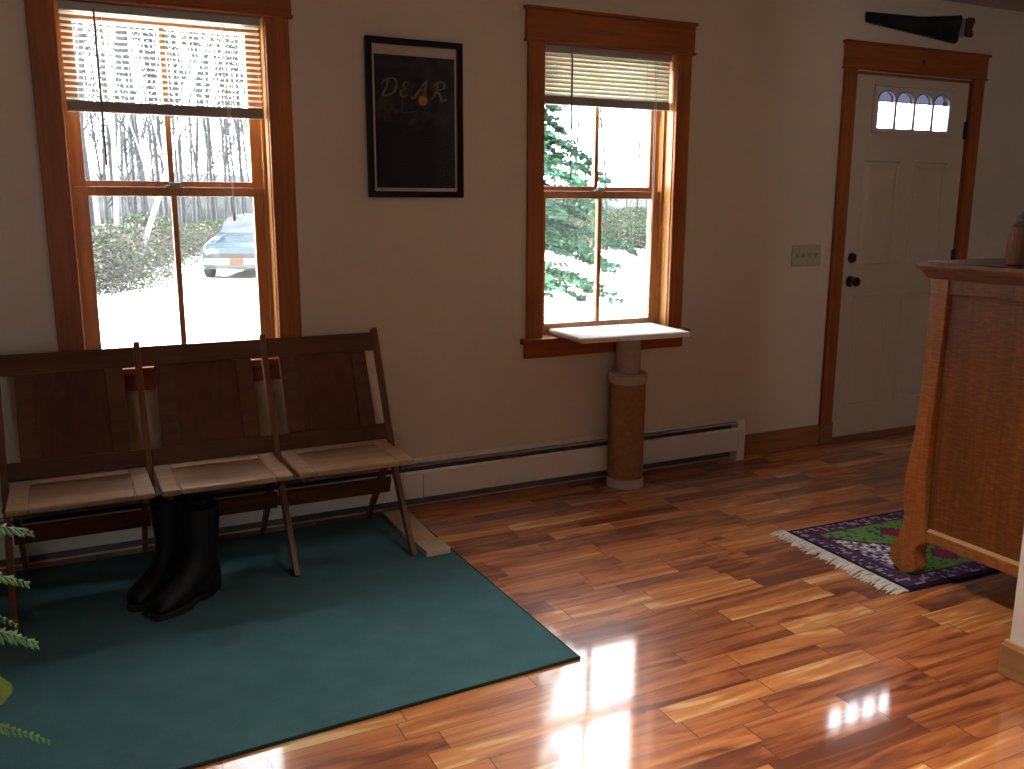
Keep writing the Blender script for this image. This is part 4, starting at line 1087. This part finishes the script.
for i in range(16):
    src = bsrc[i % 2]; o = src if i < 2 else src.copy()
    if i >= 2: col.objects.link(o)
    ang = -1.5+14.5*i/15; dist = 19.2+max(0, ang-1.0)*2.25+rnd.uniform(-0.6, 1.2)
    o.location = (cam_loc.x+dist*math.sin(math.radians(ang)), cam_loc.y+dist*math.cos(math.radians(ang)), GZ)
    s = rnd.uniform(0.75, 1.1); o.scale = (s, s, s*rnd.uniform(0.7, 1.0)); o.rotation_euler = (0, 0, rnd.uniform(0, 6.28))
    if i % 2 == 0: tag(o, 'low olive green bush along the edge of the driveway', 'bush', 'olive bushes by the driveway')
    else: tag(o, 'low brownish bush along the edge of the driveway', 'bush', 'brown bushes by the driveway')
for i in range(13):
    o = bsrc[0].copy(); col.objects.link(o)
    ang = 27.0+11.0*i/12+rnd.uniform(-.3, .3); dist = 36+rnd.uniform(-1, 3)
    o.location = (cam_loc.x+dist*math.sin(math.radians(ang)), cam_loc.y+dist*math.cos(math.radians(ang)), GZ)
    s = rnd.uniform(0.9, 1.3); o.scale = (s, s, s); o.rotation_euler = (0, 0, rnd.uniform(0, 6.28))
    tag(o, 'olive green bush in the hedgerow at the far edge of the lawn', 'bush', 'hedgerow beyond the lawn')
# evergreen by the right window
t = thing('evergreen_tree', 'green evergreen with drooping boughs just outside the window by the cat perch', 'tree', (3.78, 4.6, GZ))
MB().tube([(0, 0, 0), (0.02, 0, 3), (0, 0.02, 7.0)], [0.16, 0.11, 0.02], 10).build('trunk', M['bark'], t)
rnd = random.Random(9)
fol = MB()
zz = 1.12; lay = 0
while zz < 6.6:
    R = 1.5*(1-zz/9.5)+0.1
    nbr = 12
    for k in range(nbr):
        a = 2*PI*k/nbr+lay*0.7+rnd.uniform(-.25, .25); L_ = R*rnd.uniform(0.6, 1.15)
        dirh = Vector((math.cos(a), math.sin(a), 0)); z0_ = zz+rnd.uniform(-.1, .1)
        def bz(u, L_=L_, dirh=dirh, z0_=z0_): return dirh*L_*u+Vector((0, 0, z0_+0.10*u-0.42*u*u))
        fol.tube([bz(u/4) for u in range(5)], [0.02, 0.016, 0.012, 0.008, 0.003], 4, cap=False)
        ns = int(11*L_/1.2)+4
        for j in range(ns):
            u = 0.18+0.82*j/(ns-1); p = bz(u); sdv = dirh.cross(Vector((0, 0, 1)))
            for sg in (-1, 1):
                tw = (sdv*sg*rnd.uniform(.6, 1)+dirh*0.7+Vector((0, 0, rnd.uniform(-.45, 0.05)))).normalized()
                tl_ = (0.34*(1-u)+0.13)*rnd.uniform(.7, 1.2)
                for q in range(7):
                    c = p+tw*tl_*(q+0.5)/7
                    for w_ in range(2):
                        nd = Vector((rnd.uniform(-1, 1), rnd.uniform(-1, 1), rnd.uniform(-1, 0.6))).normalized()*0.034
                        e1 = (tw*0.016)
                        fol.add([c-nd-e1, c+nd-e1, c+nd+e1, c-nd+e1], [(0, 1, 2, 3)])
    zz += 0.27; lay += 1
tag(fol.build('boughs', M['needle'], t))
# thin sapling on the lawn
o = tree_mesh(77, 1.9, 0.018, 2, nb=9).build('sapling', M['bushA'])
o.location = (7.68, 8.97, GZ); tag(o, 'thin young sapling on the pale lawn outside the window by the cat perch', 'sapling')

# car: body as a loft of cross-sections along its length (x forward)
t = thing('parked_car', 'blue car parked on the driveway outside the window behind the bench', 'car', (4.35, 19.3, GZ), math.radians(-112))
Lc = 4.3
def csec(x, zlo, zb, zr, wb, wr):
    """half outline: sill, belt, roof"""
    pts = [(-wb, zlo), (-wb-0.02, (zlo+zb)/2), (-wb, zb), (-wr-0.02, zb+(zr-zb)*0.55), (-wr+0.06, zr-0.02), (-wr+0.2, zr), (wr-0.2, zr), (wr-0.06, zr-0.02), (wr+0.02, zb+(zr-zb)*0.55), (wb, zb), (wb+0.02, (zlo+zb)/2), (wb, zlo)]
    return [(x, p[0], p[1]) for p in pts]
secs = [csec(2.10, 0.34, 0.55, 0.60, 0.62, 0.60), csec(2.02, 0.24, 0.62, 0.72, 0.76, 0.70), csec(1.75, 0.20, 0.74, 0.82, 0.84, 0.74), csec(1.05, 0.20, 0.84, 0.94, 0.86, 0.76), csec(0.85, 0.20, 0.88, 1.0, 0.86, 0.72),
        csec(0.15, 0.20, 0.90, 1.40, 0.87, 0.62), csec(-0.9, 0.20, 0.90, 1.44, 0.87, 0.62), csec(-1.45, 0.20, 0.92, 1.36, 0.86, 0.62), csec(-1.95, 0.22, 0.92, 1.06, 0.82, 0.66), csec(-2.15, 0.34, 0.80, 0.88, 0.74, 0.62)]
MB().loft(secs).build('body', M['carblue'], t, smooth=False, bevel=0.02)
g = MB()
g.add([(0.83, -0.66, 1.015), (0.83, 0.66, 1.015), (0.20, 0.56, 1.385), (0.20, -0.56, 1.385), (0.80, -0.66, 1.0), (0.80, 0.66, 1.0), (0.16, 0.56, 1.37), (0.16, -0.56, 1.37)], [(0, 1, 2, 3), (4, 7, 6, 5), (0, 4, 5, 1), (1, 5, 6, 2), (2, 6, 7, 3), (3, 7, 4, 0)])
g.build('windscreen', M['carglass'], t)
for s in (-1, 1):
    for xa, xb in ((0.1, -0.6), (-0.68, -1.35)):
        m = MB().add([(xa, s*0.86, 0.94), (xb, s*0.86, 0.94), (xb, s*0.70, 1.31), (xa-0.12, s*0.70, 1.31), (xa, s*0.83, 0.94), (xb, s*0.83, 0.94), (xb, s*0.67, 1.31), (xa-0.12, s*0.67, 1.31)], [(0, 1, 2, 3), (4, 7, 6, 5), (0, 4, 5, 1), (1, 5, 6, 2), (2, 6, 7, 3), (3, 7, 4, 0)])
        m.build('side_window', M['carglass'], t)
    MB().loft([[(2.03+dx, s*0.56+0.16*math.cos(a), 0.62+0.075*math.sin(a)) for a in [2*PI*k/16 for k in range(16)]] for dx in (-0.08, 0.06)]).build('headlamp', M['carlamp'], t)
    for xx in (1.35, -1.35):
        w = MB().lathe([(0.0, -0.1), (0.22, -0.1), (0.30, -0.09), (0.32, -0.06), (0.32, 0.06), (0.30, 0.09), (0.22, 0.1), (0.0, 0.1)], (xx, s*0.80, 0.32), 24, 'Y').build('wheel', M['tyre'], t)
        MB().lathe([(0.0, -0.008), (0.18, -0.006), (0.2, 0.004)] , (xx, s*0.905, 0.32), 20, 'Y').build('hubcap', M['metal'], w)
B(2.06, 2.13, -0.40, 0.40, 0.50, 0.60).build('grille', M['dark'], t, bevel=0.01)
B(2.05, 2.17, -0.72, 0.72, 0.34, 0.48).build('bumper', M['carlamp'], t, bevel=0.03)
B(2.165, 2.18, -0.16, 0.16, 0.34, 0.48).build('number_plate', M['plate'], t)

# ------------------------------------------------------------------ light
W = bpy.data.worlds.new('World'); scene.world = W; W.use_nodes = True
nt = W.node_tree; bg = nt.nodes['Background']
tcw = N(nt, 'ShaderNodeTexCoord'); sp_ = N(nt, 'ShaderNodeSeparateXYZ'); nt.links.new(tcw.outputs['Generated'], sp_.inputs[0])
rw_ = ramp(nt, [(0.0, (0.80, 0.84, 0.86)), (0.5, (0.92, 0.95, 0.98)), (0.7, (0.95, 0.98, 1.0)), (1.0, (0.80, 0.90, 1.0))])
mr = N(nt, 'ShaderNodeMapRange'); mr.inputs['From Min'].default_value = -1; nt.links.new(sp_.outputs[2], mr.inputs[0])
nt.links.new(mr.outputs[0], rw_.inputs[0]); nt.links.new(rw_.outputs[0], bg.inputs[0])
bg.inputs[1].default_value = 18.0

sd = bpy.data.lights.new('sun', 'SUN'); sd.energy = 120.0; sd.angle = math.radians(3); sd.color = (1.0, 0.93, 0.80)
so = bpy.data.objects.new('sun', sd); col.objects.link(so); so.location = (-20, 8, 15)
so.rotation_euler = Vector((0.86, -0.10, -0.50)).to_track_quat('-Z', 'Y').to_euler()

def area(name, loc, direction, sx, sy, power, color):
    l = bpy.data.lights.new(name, 'AREA'); l.shape = 'RECTANGLE'; l.size = sx; l.size_y = sy; l.energy = power; l.color = color
    o = bpy.data.objects.new(name, l); col.objects.link(o); o.location = loc
    o.rotation_euler = Vector(direction).to_track_quat('-Z', 'Z').to_euler()
    return o
area('hall_fill', (XL-1.9, -2.95, 1.45), (1, 0, -0.05), 1.6, 1.5, 2, (1.0, 0.95, 0.88))  # fill lamp added in the unseen hall
for i, (a, b, z0, z1) in enumerate(rw):
    area('rear_fill', ((a+b)/2, YR-0.25, (z0+z1)/2), (0, 1, -0.1), b-a, z1-z0, (0.6, 0.6)[i], (1.0, 0.95, 0.88))  # fill lamps added outside the made-up rear windows

t = tag(empty('fill_downlight', (1.45, -2.75, ZC)), 'round recessed downlight added for fill, out of view', 'fill light')
MB().lathe([(0.10, 0.0), (0.125, 0.0), (0.125, -0.008), (0.10, -0.004)], (0, 0, 0), 32).build('trim_ring', M['ceiling'], t)  # unseen fixture made up to go with the fill lamp
dl = area('downlight_fill', (1.45, -2.75, ZC-0.012), (0, 0.001, -1), 0.18, 0.18, 21, (1.0, 0.92, 0.80))  # added fill from above for the near floor
dl.data.spread = math.radians(95)

# ------------------------------------------------------------------ camera
cd = bpy.data.cameras.new('camera'); cd.sensor_fit = 'HORIZONTAL'; cd.sensor_width = 36; cd.lens = 900.36/1024*36
cd.clip_start = 0.05; cd.clip_end = 400
co = bpy.data.objects.new('camera', cd); col.objects.link(co); scene.camera = co
yaw, pit, roll = math.radians(26.44473), math.radians(11.4017), math.radians(0.18247)
fwd = Vector((math.sin(yaw)*math.cos(pit), math.cos(yaw)*math.cos(pit), -math.sin(pit)))
r0 = Vector((math.cos(yaw), -math.sin(yaw), 0)); u0 = r0.cross(fwd)
rgt = r0*math.cos(roll)+u0*math.sin(roll); up = -r0*math.sin(roll)+u0*math.cos(roll)
mw = Matrix((( rgt.x, up.x, -fwd.x, 0), (rgt.y, up.y, -fwd.y, -3.77018), (rgt.z, up.z, -fwd.z, 1.38), (0, 0, 0, 1)))
co.matrix_world = mw

scene.view_settings.view_transform = 'Standard'; scene.view_settings.look = 'None'
scene.view_settings.exposure = -0.25; scene.view_settings.gamma = 1.0; scene.view_settings.use_curve_mapping = False
scene.cycles.max_bounces = 10; scene.cycles.diffuse_bounces = 6; scene.cycles.transparent_max_bounces = 24
scene.cycles.sample_clamp_indirect = 12.0
scene.cycles.caustics_reflective = False; scene.cycles.caustics_refractive = False
scene.cycles.use_denoising = True
